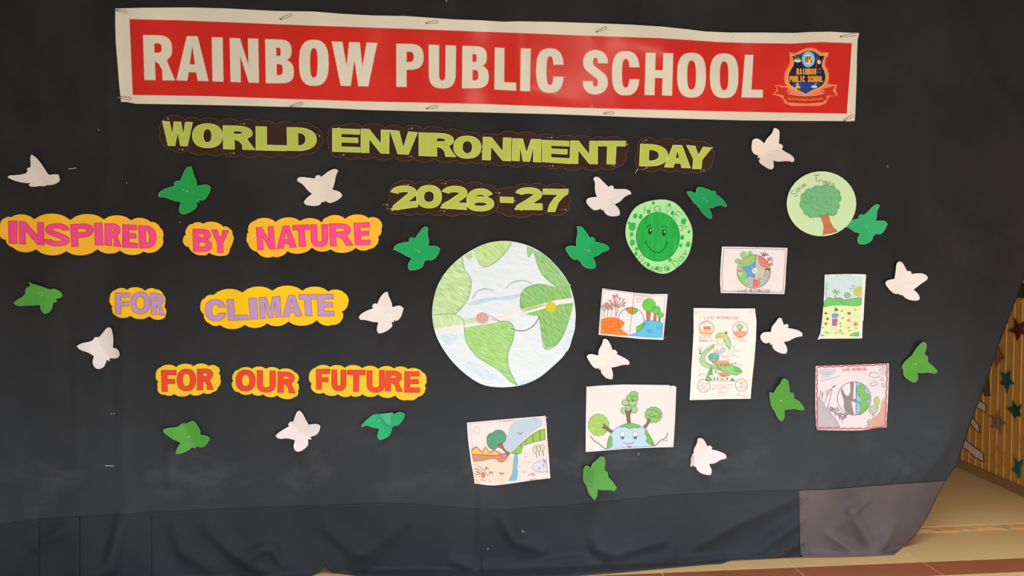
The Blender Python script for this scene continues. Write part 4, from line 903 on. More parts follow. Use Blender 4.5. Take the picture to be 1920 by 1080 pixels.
gb.line('face_line', F_(fg, [smooth_line(p) for p in ([(308,430),(345,382),(400,367),(450,380)], [(538,362),(575,325),(640,310),(690,320),(712,333)], [(418,545),(450,560),(490,582)])]), gpen, .8, 5)
gb.line('smile', F_(fg, [smooth_line([(568,632),(610,647),(660,648),(705,628),(740,592),(762,548)])]), ink((84, 88, 96), 'mid'), 1.2, 5)
gb.line('outline', F_(fg, [smooth_line(p) for p in ([(240,147),(255,230),(298,300),(295,380),(270,450),(190,537)], [(345,175),(385,218),(460,190),(540,110),(575,50)], [(252,622),(250,580),(190,538),(43,540)], [(680,80),(690,155),(718,112),(760,230),(800,290),(880,350)], [(440,572),(500,585),(560,590),(592,640),(580,720),(550,800),(555,900),(612,1018)], [(252,622),(272,730),(350,830),(480,910),(560,985),(612,1018)], [(660,530),(632,480),(640,400),(680,355),(770,332)], [(760,550),(775,660),(800,773),(880,740),(940,640)])]), ink((96, 150, 96), 'mid'), .8, 5)
fd = X(1160, 310, 3.692)
def circ_lift(cx, cy): return lambda x, y: .002+.0035*(np.hypot(x-cx, y-cy)/65)**2
dd = Board('round_card', 1236, 444, .003, 'round green card with a smiling face reading Have a Green Day', 'drawing', lift=circ_lift(1236, 444))
dd.shape('paper_disc', fd(smooth_loop([(250,242),(330,240),(390,262),(440,310),(490,390),(510,460),(500,560),(470,640),(400,710),(325,748),(260,740),(180,700),(110,620),(60,530),(48,460),(60,390),(110,300),(170,262)], 4, 90)), wash((158, 222, 146), (178, 228, 158), 'mid'), 0, thick=.0006, rim=ink((190, 208, 160), 'mid'), grid=11)
dd.shape('inner_disc', fd(ell(272, 495, 150, 169, 40)), mat('watercolour', alb((14, 148, 46), 'mid'), .7, .2, 'n', alb((46, 184, 84), 'mid'), 16, 1.1, 0, (5, 1, .5)), 1.5, grid=12)
for x, y, r in ((115,350,16),(152,355,15),(95,425,27),(72,400,10),(90,478,14),(95,535,20),(125,580,12),(240,262,11),(350,275,11),(205,320,12),(372,330,14),(450,388,20),(487,460,10),(440,500,15),(480,548,17),(430,555,12),(265,712,13),(340,718,12),(355,655,13),(205,690,13),(120,612,13)):
    dd.shape('green_blot', fd(ell(x, y, r*.9, r*1.15, 12, .3, .08)), wash((70, 180, 90), (40, 160, 70), 'mid'), 1.5, grid=30)
dd.line('disc_outline', [fd(ell(272, 495, 150, 169, 50))], ink((20, 90, 40), 'mid'), .8, 3, closed=True)
for x in (217, 313):
    y = 455 if x < 250 else 466
    dd.shape('eye', fd(ell(x, y, 12, 24, 16)), ink((28, 44, 20), 'mid'), 3, grid=30); dd.shape('eye_shine', fd(ell(x+3, y-6, 4, 9, 10)), ink((170, 230, 170), 'mid'), 4, grid=30)
for nm, q in (('smile', [(185,530),(205,562),(232,592),(265,606),(298,594),(322,566),(338,538)]), ('eyebrow', [(192,434),(202,420),(217,414),(232,418)]), ('eyebrow', [(298,430),(312,422),(324,426),(334,438)]), ('smile_tick', [(180,536),(190,524)]), ('smile_tick', [(328,532),(346,541)])):
    dd.line(nm, F_(fd, [smooth_line(q)]), ink((16, 66, 26), 'mid'), 1.2, 3.4)
hl_ = []
for ch, x, y, h, r in (('H',198,310,52,.12),('a',268,292,50,.1),('V',340,306,52,.3),('E',408,350,55,.75),('A',452,430,60,1.35)): hl_.append(hand(ch, x, y, 40, h, r))
for ch, x, y, h, r in (('G',155,645,48,.65),('r',195,682,40,.5),('e',238,712,42,.15),('e',285,712,42,-.05),('n',332,706,42,-.2),('D',396,680,50,-.75),('a',428,645,36,-.95),('y',456,606,40,-1.05)): hl_.append(hand(ch, x, y, 32, h, r))
for k in hl_: dd.line('letter', F_(fd, k), ink((84, 140, 84), 'mid'), 1.0, 3)
sv = Board('round_card', 1540, 382, .005, 'round pale green card with a crayon tree reading Save Trees', 'drawing', lift=circ_lift(1540, 382))
sv.shape('paper_disc', fd(ell(1404, 266, 241, 225, 34)), paper((208, 226, 176), 'mid'), 0, thick=.0006, grid=11)
CR = [(1265,240),(1290,190),(1340,165),(1400,150),(1460,148),(1505,165),(1530,205),(1520,260),(1510,310),(1490,345),(1450,328),(1400,340),(1360,355),(1310,345),(1280,310)]
sv.shape('tree_trunk', fd(smooth_loop([(1380,340),(1420,318),(1450,320),(1458,370),(1480,420),(1515,458),(1415,480),(1420,420),(1405,370)], 3, 50)), crayon((190, 92, 54), 'mid', .1, (226, 170, 130), .5, 30), 1.5, rim=ink((160, 84, 52), 'mid'), rimw=.7)
sv.shape('tree_crown', fd(scallop(CR, .25, 5)), crayon((84, 166, 108), 'mid', .8, (170, 210, 160), .6, 26), 2.2, rim=ink((72, 150, 92), 'mid'), rimw=.9)
hl_ = []
for ch, x, y, h, r in (('S',1213,196,42,-.75),('a',1238,170,28,-.8),('v',1258,152,28,-.7),('e',1282,136,28,-.5),('.',1312,108,12,0),('T',1368,92,48,.05),('r',1398,108,30,.05),('e',1428,113,28,.1),('e',1456,120,28,.15),('s',1484,128,28,.2)): hl_.append(hand(ch, x, y, 24 if ch != 'T' else 44, h, r))
for k in hl_: sv.line('letter', F_(fd, k), ink((120, 132, 96), 'mid'), .9, 3)
for p in ((1312, 108),): pass

# ------------------------------------------------------------------ children's drawings on sheets
class Sheet:
    def __init__(s, f, out, label, col, zone='low', off=.003, curl=.005):
        s.f = f; s.z = zone; P = f(out); xs = [p[0] for p in P]; ys = [p[1] for p in P]
        cx, cy = (min(xs)+max(xs))/2, (min(ys)+max(ys))/2; hw, hh = (max(xs)-min(xs))/2, (max(ys)-min(ys))/2
        s.b = Board('drawing_sheet', cx, cy, off, label, 'drawing', 'hand drawn sheets pinned to the cloth',
                    lift=lambda x, y: .0018+curl*(((x-cx)/hw)**2*.35+((y-cy)/hh)**2*.35)+curl*.35*np.sin((x-cx)/hw*2.3+(y-cy)/hh*1.2+cx))
        s.b.shape('paper_sheet', P, paper(col, zone), 0, thick=.0004, grid=9); s.L = 1.2
    def fill(s, name, pts, c, lay=1, kind='c', ang=.5, out=None, ow=.7, sm=3, w=.35, corner=58):
        m_ = crayon(c, s.z, ang, (245, 240, 232), w, 34) if kind == 'c' else (wash(c, tuple(min(255, v+14) for v in c), s.z) if kind == 'w' else ink(c, s.z))
        P = smooth_loop(pts, sm, corner) if sm > 1 else pts
        return s.b.shape(name, s.f(P), m_, s.L+lay*.8, rim=ink(out, s.z) if out else None, rimw=ow, grid=14)
    def circ(s, name, x, y, rx, ry=None, c=(0, 0, 0), lay=1, **k): return s.fill(name, ell(x, y, rx, ry, 20), c, lay, sm=1, **k)
    def tree(s, x, y, r, ry, c, out, lay=2, bumps=9, name='tree_crown', w=.35): return s.fill(name, crown(x, y, r, ry, bumps), c, lay, sm=1, out=out, w=w)
    def ln(s, name, pls, c, w=.7, lay=3, smo=True): return s.b.line(name, F_(s.f, [smooth_line(p, 3) if smo and len(p) > 2 else p for p in pls]), ink(c, s.z), w, s.L+lay*.8)
    def txt(s, t, a, b, h, c, w=.7, name='lettering'): return s.b.line(name, F_(s.f, word(t, *a, *b, h)), ink(c, s.z), w, s.L+3)
    def scr(s, rows, c, w=.6): 
        o = []
        for r in rows: o += scribble(*r)
        return s.b.line('handwriting', F_(s.f, o), ink(c, s.z), w, s.L+5.4)
    def pins(s, ps, c=(120, 112, 104)):
        for p in ps: straight_pin(s.b, *s.f([p])[0], 4, -2, layer=9)
def bare(x, y, h, n=5, spread=1.0, seed=1):
    r = random.Random(seed); o = []
    o.append([(x, y), (x+2, y-h*.45)])
    for i in range(n):
        a = -math.pi/2+(i/(n-1)-.5)*2.0*spread; L = h*(.45+.25*r.random()); bx, by = x+2, y-h*(.38+.1*r.random())
        ex, ey = bx+L*math.cos(a), by+L*math.sin(a); o.append([(bx, by), (ex, ey)])
        for q in (-.5, .5): o.append([(bx+(ex-bx)*.62, by+(ey-by)*.62), (bx+(ex-bx)*.62+L*.35*math.cos(a+q), by+(ey-by)*.62+L*.35*math.sin(a+q))])
    return o
# 1 bare trees against green trees
s = Sheet(X(1110,520,7.7125), [(148,158),(400,195),(640,225),(860,242),(1095,240),(1080,400),(1050,700),(1030,905),(700,890),(350,855),(95,830),(120,500)],
 'landscape drawing of bare trees on orange ground beside green trees on blue', (244, 228, 226), 'mid')
s.fill('orange_ground', [(130,615),(200,588),(280,580),(360,592),(420,620),(470,660),(430,720),(415,745),(480,800),(540,840),(300,825),(125,812)], (250, 122, 20), 1, w=.08, out=(214, 92, 20))
s.ln('ground_strokes', [[(x, y), (x+25, y-8), (x+50, y), (x+75, y-6)] for x, y in ((160,660),(250,640),(160,700),(240,690),(330,680),(150,740),(230,745),(320,730),(180,785),(270,780),(360,775))], (176, 72, 14), .6)
s.circ('ball', 565, 625, 190, 188, c=(222, 218, 224), lay=.4, w=.5)
s.fill('orange_wedge', [(485,462),(545,442),(585,443),(578,537),(530,515)], (250, 128, 20), 1.4, w=.05, out=(120, 90, 50)); s.fill('green_wedge', [(585,443),(625,450),(665,485),(620,525),(578,537)], (110, 190, 40), 1.4, w=.1, out=(60, 110, 50))
s.fill('blue_water', [(760,628),(850,625),(950,635),(1025,665),(1005,872),(800,865),(545,842),(640,800),(720,730)], (88, 184, 220), 1, w=.08, out=(60, 140, 180))
s.fill('green_patch', [(640,735),(690,690),(755,655),(745,710),(650,795)], (112, 192, 44), 2, w=.1, out=(60, 110, 50))
s.b.line('ball_outline', [s.f(ell(565, 625, 190, 188, 40, a0=150, a1=395))], ink((90, 88, 100)), .8, 4)
s.ln('centre_line', [[(612,232),(585,440),(545,840)]], (120, 112, 120), .7, 2)
s.ln('border', [[(200,180),(640,248),(1060,268)], [(160,185),(125,800)], [(1055,268),(1015,880)], [(200,180),(160,185)]], (170, 160, 165), .6, 2, False)
for x, y, r, t in ((825,400,95,((785,480),(855,480),(835,620),(795,620))), (930,475,62,((900,530),(935,530),(925,630),(890,628))), (990,545,40,((968,578),(990,578),(985,645),(965,640)))):
    s.fill('tree_trunk', t, (186, 104, 66), 2, w=.15, out=(120, 66, 44)); s.tree(x, y, r, r*.95, (92, 196, 50), (52, 150, 120), 3, w=.12)
tw = [[(345,575),(345,440),(330,400)], [(345,575),(372,480),(370,430)]]
for a, b in (((350,430),(300,250)),((350,430),(240,330)),((350,420),(325,250)),((360,420),(365,240)),((362,425),(410,290)),((365,430),(480,310)),((365,435),(490,365)),((370,440),(480,410))):
    tw.append([a, b]); m_ = ((a[0]+b[0]*3)/4, (a[1]+b[1]*3)/4); tw.append([m_, (m_[0]-18, m_[1]-35)]); tw.append([m_, (m_[0]+22, m_[1]-28)])
s.ln('bare_tree', tw, (176, 116, 106), 1.1, 3, False)
s.ln('bare_tree', bare(175,580,190,4,.5,3)+bare(228,578,200,5,.5,5)+bare(280,572,200,5,.6,8), (184, 130, 122), 1.0, 3, False)
s.ln('ripple', [smooth_line(ell(x, y, r, r*.55, 10), 1) for x, y, r in ((835,780,48),(835,780,22),(795,675,34),(970,725,34))], (50, 130, 165), .6, 3, False)
s.scr([(635,265,865,285,14,22),(635,310,725,318,14,10),(640,350,695,355,12,7),(195,180,300,190,12,12)], (120, 112, 118))
s.pins([(160,178),(1085,258),(112,790),(1030,880)])
# 2 tall land restoration poster
s = Sheet(X(1280,560,5.143), [(105,90),(250,91),(400,95),(550,95),(697,95),(712,220),(706,400),(690,600),(668,800),(655,965),(400,968),(200,975),(68,978),(80,750),(92,550),(105,330)],
 'tall portrait LAND RESTORATION poster with a green-haired woman', (253, 232, 224), 'mid')
s.txt('LAND', (205,182),(302,184), 30, (212, 124, 116), .65); s.txt('RESTORATION', (328,184),(540,186), 26, (212, 124, 116), .65)
for x, y, r in ((230,287,71),(555,297,72),(205,841,61),(568,833,58)): s.b.line('circle_frame', [s.f(ell(x, y, r, r*1.03, 30))], ink((120, 100, 110)), .7, 3, closed=True)
s.fill('red_roof', [(195,268),(262,266),(278,296),(208,298)], (222, 104, 84), 1, w=.2); s.fill('yellow_hut', [(168,296),(278,296),(276,314),(170,314)], (236, 196, 96), 1, w=.2); s.fill('brown_soil', [(166,320),(296,318),(285,335),(180,335)], (226, 160, 110), 1, w=.4)
s.ln('smoke', [[(170,245),(200,238),(220,248)], [(200,230),(240,226),(275,240)], [(215,345),(235,335),(255,345)]], (120, 120, 130), .6)
s.fill('brown_soil', [(488,318),(560,310),(624,320),(600,355),(555,369),(510,355)], (232, 138, 100), 1, w=.3); s.tree(553, 272, 30, 26, (150, 196, 120), (90, 140, 80), 2, 7); s.fill('tree_trunk', [(545,290),(560,290),(565,310),(540,310)], (196, 90, 54), 1.6, w=.2)
s.fill('green_hair', [(315,370),(345,335),(400,333),(440,365),(466,430),(458,492),(430,460),(400,400),(380,375),(330,380)], (160, 206, 140), 2, out=(100, 150, 100))
s.fill('face', [(330,375),(375,372),(396,400),(384,432),(355,440),(334,420)], (252, 222, 200), 2.4, w=.5, out=(200, 150, 120))
s.fill('flower_crown', [(325,355),(350,345),(395,358),(432,350),(425,366),(380,370),(335,366)], (222, 186, 80), 3.2, w=.1); s.fill('red_flower', ell(420, 330, 12, 14, 10), (196, 70, 90), 3.2, sm=1, w=.1)
s.fill('shoulder', [(300,450),(340,440),(400,445),(450,480),(440,545),(380,555),(300,520)], (252, 224, 204), 1.6, w=.4, out=(206, 160, 130))
s.fill('grey_dress', [(305,500),(350,475),(415,470),(410,515),(350,540),(315,530)], (176, 186, 206), 2.4, w=.3)
s.fill('long_hair', [(300,440),(220,490),(175,560),(185,630),(260,670),(380,690),(320,650),(235,620),(215,560),(260,500),(305,470)], (168, 208, 142), 1.2, out=(96, 150, 96), w=.5)
s.ln('hair_strand', [[(300,450),(210,520),(190,600),(260,655),(400,690)], [(300,460),(225,530),(205,600),(275,645),(380,680)], [(160,570),(175,630),(240,680)], [(395,400),(420,440),(450,480)]], (110, 160, 110), .7)
s.circ('small_globe', 300, 567, 52, 40, c=(120, 176, 214), lay=3, w=.1, out=(70, 110, 130)); s.fill('globe_land', [(258,560),(280,535),(300,545),(290,580),(265,590)], (110, 176, 70), 3.8, w=.1); s.fill('globe_land', [(310,545),(345,560),(340,590),(315,585)], (110, 176, 70), 3.8, w=.1)
s.ln('cloud_line', [[(470,530),(500,490),(520,510),(555,495)], [(380,575),(420,560),(440,590),(480,590)], [(430,560),(480,555),(500,545),(550,575)], [(480,455),(490,475),(500,460)], [(160,405),(230,410),(310,405)], [(240,395),(260,365),(280,395)]], (150, 140, 150), .6)
s.fill('red_village', [(275,605),(340,598),(445,600),(450,625),(400,645),(300,635)], (226, 130, 96), 2, w=.3)
s.fill('green_meadow', [(330,650),(440,640),(520,655),(575,700),(560,720),(480,735),(400,710),(340,680)], (124, 190, 90), 2.4, w=.3, out=(80, 140, 70)); s.fill('green_meadow', [(490,660),(545,665),(575,705),(540,715),(495,700)], (84, 176, 70), 3.2, w=.2)
s.fill('red_field', [(330,715),(400,715),(460,745),(380,755)], (224, 112, 80), 2, w=.25)
for x, y, r in ((325,630,15),(372,635,17),(410,640,15),(445,630,14),(475,628,12),(510,622,12),(320,705,14),(275,670,18),(270,690,26),(265,715,32),(170,500,12),(172,525,16)): s.fill('fir_tree', [(x-r,y+r*.7),(x,y-r),(x+r,y+r*.7)], (84, 160, 76), 3.4, sm=1, w=.15)
s.fill('green_bush', [(222,790),(230,750),(255,745),(285,785)], (110, 190, 80), 2, w=.2, out=(70, 120, 70)); s.fill('green_bush', [(350,785),(380,765),(410,785)], (120, 180, 90), 2, w=.2); s.fill('green_bush', [(460,790),(480,762),(505,792)], (110, 176, 90), 2, w=.2, out=(70, 120, 70))
for x in (305, 338, 430): s.fill('small_tree', ell(x, 772, 10, 14, 10), (90, 150, 70), 2, sm=1, w=.2)
s.ln('ground_line', [[(150,745),(190,725),(240,745)], [(222,792),(360,795),(505,795)], [(500,735),(540,745)], [(530,640),(560,632),(580,655)], [(150,495),(175,470),(200,490)]], (130, 120, 130), .6)
s.scr([(155,375,225,380,12,9),(155,398,240,398,12,10),(180,412,215,415,10,5),(490,380,590,385,12,11),(540,408,608,410,12,9),(170,810,258,818,14,11),(165,838,215,836,12,7),(175,855,240,858,12,9),(170,880,245,876,12,9)], (120, 110, 124))
s.scr([(290,838,475,832,20,18),(280,868,455,864,18,17),(345,905,440,902,16,9),(535,805,600,803,12,8),(550,822,580,822,10,5),(545,842,612,842,12,9),(528,862,610,862,12,10),(525,935,605,940,24,9)], (206, 90, 84))
s.ln('border', [[(108,128),(697,132)], [(165,100),(162,935),(650,930)]], (240, 190, 186), .5, 1, False)
s.pins([(130,135),(415,105),(655,122),(100,962),(120,112)])
# 3 half green half barren globe
s = Sheet(X(1330,450,9.818), [(232,122),(540,124),(850,132),(1150,138),(1440,145),(1425,350),(1410,550),(1400,800),(1380,995),(1100,992),(800,985),(500,980),(212,975),(198,800),(200,600),(215,350)],
 'small landscape drawing of a half green, half barren globe', (238, 222, 222), 'mid')
s.circ('globe', 820, 580, 306, 306, c=(190, 180, 168), lay=.6, w=.3)
s.fill('blue_sea', [(548,490),(640,488),(740,460),(838,400),(850,280),(845,500),(832,690),(740,680),(680,715),(640,760),(600,790),(545,700),(680,640),(640,560)], (84, 146, 204), 1.4, w=.15, corner=40)
s.fill('green_land', [(560,488),(600,400),(700,310),(775,280),(850,276),(842,330),(810,420),(740,462),(640,490)], (128, 194, 70), 2.2, w=.2, corner=40)
s.fill('green_land', [(535,545),(600,545),(650,570),(685,640),(670,720),(600,780),(550,720),(518,640)], (124, 196, 74), 2.2, w=.2); s.fill('green_land', [(620,800),(700,765),(715,790),(700,850),(660,850)], (124, 196, 70), 2.2, w=.2)
s.fill('red_house', [(525,560),(600,545),(630,575),(540,590)], (224, 110, 66), 3, w=.15); s.fill('red_house', [(530,600),(600,600),(605,650),(540,655)], (230, 180, 150), 3, w=.3)
s.fill('red_land', [(885,292),(980,312),(1080,400),(1120,490),(1010,522),(935,460),(905,370)], (216, 106, 84), 1.6, w=.2, corner=40); s.fill('red_field', [(815,725),(930,735),(925,840),(860,872),(808,868)], (224, 106, 66), 1.8, w=.15)
s.fill('grey_water', [(940,720),(1090,690),(1060,760),(990,830),(930,855)], (164, 178, 184), 1.8, w=.2); s.fill('grey_water', [(700,720),(740,680),(760,705),(815,712),(808,830),(715,830)], (160, 178, 178), 1.8, w=.2)
s.fill('red_shore', [(690,850),(808,850),(808,878),(740,872)], (226, 150, 120), 1.6, w=.3); s.fill('red_roof', [(895,712),(940,698),(960,712),(915,724)], (220, 110, 84), 2.6, w=.2)
s.b.line('globe_outline', [s.f(ell(820, 580, 307, 307, 44))], ink((110, 96, 90), 'mid'), .8, 5, closed=True)
s.ln('centre_line', [[(852,278),(835,560),(808,875)]], (84, 96, 130), .9, 4)
s.circ('white_badge', 835, 565, 54, 52, c=(240, 232, 230), lay=5, w=.2); s.scr([(800,550,870,550,14,9),(808,580,858,580,14,7)], (80, 74, 80))
for x, y, r in ((525,388,46),(632,275,58),(752,240,38)): s.tree(x, y, r, r*.95, (140, 196, 104), (110, 166, 84), 3, 8, w=.3)
s.fill('tree_trunk', [(550,415),(565,408),(615,445),(600,452)], (186, 110, 76), 3.4, w=.2); s.fill('tree_trunk', [(655,330),(675,330),(690,410),(665,410)], (214, 150, 90), 3.4, w=.2); s.fill('tree_trunk', [(738,280),(755,280),(768,380),(745,350)], (206, 140, 90), 3.4, w=.2)
s.ln('bare_tree', [[(985,300),(965,240)],[(985,300),(1000,235)],[(985,300),(1035,240)],[(990,300),(1080,250)],[(990,300),(1100,280)],[(975,270),(945,230)],[(1000,260),(1010,220)],[(1075,370),(1080,320)],[(1075,370),(1125,320)],[(1080,375),(1165,345)],[(1085,380),(1180,385)],[(1110,350),(1150,310)],[(1115,440),(1165,410)],[(1115,450),(1180,440)],[(1115,460),(1170,468)],[(1010,285),(1060,250)]], (130, 96, 96), 1.0, 4, False)
s.ln('chimney_smoke', [[(1030,560),(1060,530),(1085,525)], [(1085,565),(1105,535),(1120,525)]], (60, 54, 56), 2.2, 4, False)
for x in (1020, 1075): s.fill('chimney', [(x,570),(x+40,570),(x+25,690),(x-25,690)], (172, 160, 150), 3, sm=1, w=.3)
s.txt('LAND', (530,935),(700,940), 62, (120, 104, 108), .7); s.txt('RESTORATION', (735,935),(1125,942), 62, (120, 104, 108), .7)
s.ln('border', [[(268,150),(880,158),(1405,178)], [(270,150),(232,600),(240,940)], [(235,940),(1360,965)], [(1408,178),(1375,700),(1355,960)]], (110, 92, 100), .7, 1, False)
s.pins([(888,152),(1385,175),(1340,965),(265,945)])
# 4 palm landscape
s = Sheet(X(1520,500,7.2), [(190,108),(300,104),(450,100),(600,100),(745,103),(744,150),(725,450),(712,725),(702,735),(695,968),(500,970),(300,972),(140,972),(92,985),(130,900),(150,750),(175,500),(185,300)],
 'narrow portrait drawing of a palm, green hills and a gardener', (252, 236, 230), 'mid')
s.fill('sky', [(228,128),(460,124),(705,130),(698,300),(690,440),(185,445),(195,300),(205,130)], (196, 216, 220), 1, w=.35, sm=1, ang=1.5)
s.fill('field', [(180,545),(430,520),(682,520),(670,740),(655,948),(140,942),(155,740)], (220, 230, 160), 1, w=.35, sm=1)
s.fill('green_hill', [(182,480),(240,412),(300,430),(340,425),(400,422),(450,447),(560,430),(690,418),(682,515),(640,527),(430,520),(260,525),(180,548)], (86, 190, 76), 2, w=.22, ang=1.4, out=(70, 150, 70))
s.ln('hill_line', [[(330,430),(400,470),(450,510)], [(400,425),(460,480),(470,510)]], (60, 140, 70), .7)
s.ln('palm_frond', [[(335,350),(290,320)],[(335,350),(300,355)],[(335,350),(345,300)],[(335,350),(390,320)],[(335,350),(400,345)],[(335,350),(372,375)],[(335,350),(320,305)]], (140, 176, 100), 1.4, 4, False)
s.fill('tree_trunk', [(328,365),(340,365),(345,425),(318,425)], (206, 150, 110), 3, w=.2, sm=1); s.tree(495, 388, 42, 34, (120, 180, 130), (90, 150, 100), 3, 7); s.fill('tree_trunk', [(475,405),(495,405),(492,430),(480,430)], (200, 160, 120), 2.6, sm=1, w=.3)
s.fill('tree_crown', [(578,350),(590,300),(640,268),(695,262),(695,380),(650,395),(600,390)], (180, 200, 60), 3, w=.2); s.fill('tree_trunk', [(625,360),(650,330),(685,330),(690,400),(645,412)], (228, 176, 130), 3.8, w=.2)
s.ln('bird', [[(525,285),(545,305),(575,290)], [(550,250),(575,270),(605,258)]], (110, 110, 120), .8)
s.ln('tall_tree', [[(215,425),(210,340),(220,200)], [(200,290),(240,300)], [(200,240),(235,235)]], (150, 190, 170), 1.2)
s.fill('green_cap', [(320,600),(325,570),(335,548),(350,560),(372,585),(370,600),(345,598)], (90, 120, 40), 4, w=.1); s.circ('head', 342, 612, 18, 17, c=(244, 206, 180), lay=3.4, w=.1)
s.fill('blue_shirt', [(285,640),(330,632),(378,640),(376,672),(355,675),(355,720),(292,720),(290,680)], (96, 150, 210), 3.4, w=.15); s.fill('purple_skirt', [(292,715),(355,715),(352,798),(290,798)], (150, 96, 170), 4.2, w=.15); s.fill('pink_bag', [(325,720),(360,700),(368,740),(340,765)], (220, 70, 120), 5, w=.1)
s.fill('arm', [(290,690),(350,690),(350,705),(290,708)], (240, 180, 130), 5, sm=1, w=.1)
for x in (283, 328): s.fill('leg', [(x,800),(x+25,800),(x+22,875),(x+2,875)], (246, 204, 180), 3.4, sm=1, w=.2)
for x, y, c in ((205,630,(150,84,54)),(228,705,(160,84,50)),(205,770,(170,90,70)),(518,630,(170,90,54)),(515,725,(236,110,150)),(400,870,(220,130,110))): s.fill('flower', crown(x, y, 26 if x > 400 else 20, 17, 6, 3), c, 3, sm=1, w=.15)
s.ln('red_flower', [[(605-38,775),(645,775)],[(605,740),(605,812)],[(580,750),(635,800)],[(635,750),(580,800)]], (210, 120, 110), 1.2, 4, False)
s.ln('sprig', [[(x-14,y-12),(x,y),(x+14,y-16)] for x, y in ((420,605),(598,590),(430,700),(405,810),(512,830),(615,840),(235,905),(345,900),(430,910),(160,830),(205,890),(520,870),(400,770))], (84, 110, 70), 1.0, 4, False)
s.fill('green_corner', [(142,908),(200,935),(140,942)], (80, 180, 110), 3, sm=1, w=.2); s.fill('green_corner', [(515,935),(560,900),(655,880),(655,945)], (80, 184, 100), 3, w=.2)
s.scr([(345,118,570,118,10,18)], (206, 130, 110)); s.pins([(238,120),(740,140)])
# 5 red wavy border
s = Sheet(X(1510,670,7.2), [(140,118),(350,110),(600,102),(850,92),(1125,82),(1128,200),(1122,400),(1115,600),(1100,800),(1095,945),(1020,946),(960,952),(870,970),(780,985),(640,988),(500,988),(300,984),(160,978),(145,930),(135,700),(135,400)],
 'square drawing with a wavy red border around a grey and green globe', (253, 236, 238))
wv = []
def wavy(x0, y0, x1, y1, n, a): 
    L = math.hypot(x1-x0, y1-y0); nx, ny = -(y1-y0)/L, (x1-x0)/L
    return [[(x0+(x1-x0)*i/(n*6)+nx*a*math.sin(i*math.pi/3+q), y0+(y1-y0)*i/(n*6)+ny*a*math.sin(i*math.pi/3+q)) for i in range(n*6+1)] for q in (0, 1.9)]
s.ln('wavy_border', wavy(155,132,1115,98,9,9)+wavy(158,150,158,960,7,8)+wavy(160,962,780,962,6,9)+wavy(780,965,1085,930,3,9)+wavy(1108,110,1078,930,7,9), (214, 76, 90), 1.0, 2, False)
s.fill('grey_wash', [(175,170),(300,150),(420,165),(400,215),(260,250),(180,220)], (216, 208, 216), 1, w=.6); s.fill('grey_wash', [(1000,150),(1080,110),(1100,200),(1080,260),(1010,230)], (216, 208, 216), 1, w=.6); s.fill('red_corner', [(1075,190),(1105,160),(1110,230),(1090,250)], (238, 150, 130), 1.8, w=.3)
s.fill('grey_hill', [(165,540),(240,610),(280,690),(340,760),(420,850),(470,943),(165,950)], (196, 186, 190), 1, w=.3, out=(130, 120, 130), ang=.8, corner=40)
s.fill('brown_hill', [(818,938),(870,860),(960,780),(1010,720),(1040,610),(1090,520),(1085,700),(1075,925),(960,938)], (222, 158, 140), 1, w=.4, corner=40)
s.fill('green_slope', [(1015,690),(1030,600),(1090,515),(1085,560),(1050,630)], (196, 200, 160), 1.8, w=.4)
s.circ('globe', 660, 555, 225, 224, c=(252, 240, 242), lay=.6, w=.3)
s.fill('blue_sea', [(690,332)]+[(660+225*math.cos(math.radians(a)), 555+224*math.sin(math.radians(a))) for a in range(-80, 86, 8)]+[(682,778)], (150, 200, 226), 1.4, sm=1, w=.25)
s.fill('green_land', [(705,400),(760,370),(800,410),(800,470),(860,510),(870,570),(800,570),(850,630),(820,700),(750,770),(705,775),(760,680),(690,590),(720,590),(770,620),(750,540),(705,500)], (120, 200, 76), 2.2, w=.2, out=(70, 150, 70), corner=80)
s.fill('grey_land', [(605,338),(658,338),(645,560),(685,560),(680,605),(620,600),(640,690),(660,775),(600,770),(525,700),(520,580),(480,450),(495,410),(560,520),(590,510)], (150, 136, 136), 2, w=.15, corner=80)
s.b.line('globe_outline', [s.f(ell(660, 555, 226, 225, 40))], ink((130, 120, 140)), .8, 5, closed=True); s.ln('centre_line', [[(686,332),(684,780)]], (110, 120, 160), .9, 4, False)
s.ln('cloud', [ell(930, 240, 68, 34, 14, .1, .05), ell(925, 358, 54, 24, 12, -.3, .05), ell(1040, 292, 22, 20, 10), ell(1055, 380, 20, 26, 10)], (150, 146, 160), .8, 3)
s.ln('raindrop', [[(x,y),(x+8,y+10)] for x, y in ((920,165),(1000,170),(815,225),(840,305),(930,300),(1030,345),(985,130),(1040,132))], (150, 146, 160), .9, 3, False)
s.fill('olive_tree', [(930,600),(945,545),(970,532),(995,560),(998,620),(980,650),(950,640)], (206, 204, 110), 2, w=.3, out=(150, 150, 90)); s.fill('olive_tree', [(862,720),(880,665),(930,650),(970,680),(965,730),(920,755),(880,750)], (190, 206, 170), 2, w=.4, out=(140, 160, 120))
for q in ([(900,755),(912,800)], [(930,755),(925,790)], [(975,650),(985,700)]): s.ln('tree_stem', [q], (150, 110, 90), 1.0, 2, False)
s.ln('chimney', [[(262,630),(320,430)],[(300,690),(365,440)],[(190,560),(205,470)],[(225,570),(245,480)],[(275,500),(290,440)],[(300,520),(340,440)],[(335,435),(365,440)],[(200,455),(222,460),(215,490)],[(235,480),(215,530),(235,535)]], (150, 140, 150), .9, 2, False)
s.ln('smoke', [[(365,410),(410,380)],[(340,440),(360,432)]], (90, 84, 90), 1.6, 3, False); s.ln('smoke_streak', [[(210,210),(360,200)],[(230,240),(370,215)],[(200,320),(340,290),(470,250)],[(215,275),(350,255)]], (206, 196, 206), 1.2, 2)
s.ln('bare_bush', bare(340,770,100,5,.8,2)+bare(400,800,120,5,.9,4)+bare(460,850,110,5,.9,6)+bare(500,890,110,5,.9,9)+bare(545,830,80,4,.8,12), (140, 124, 140), .7, 3, False)
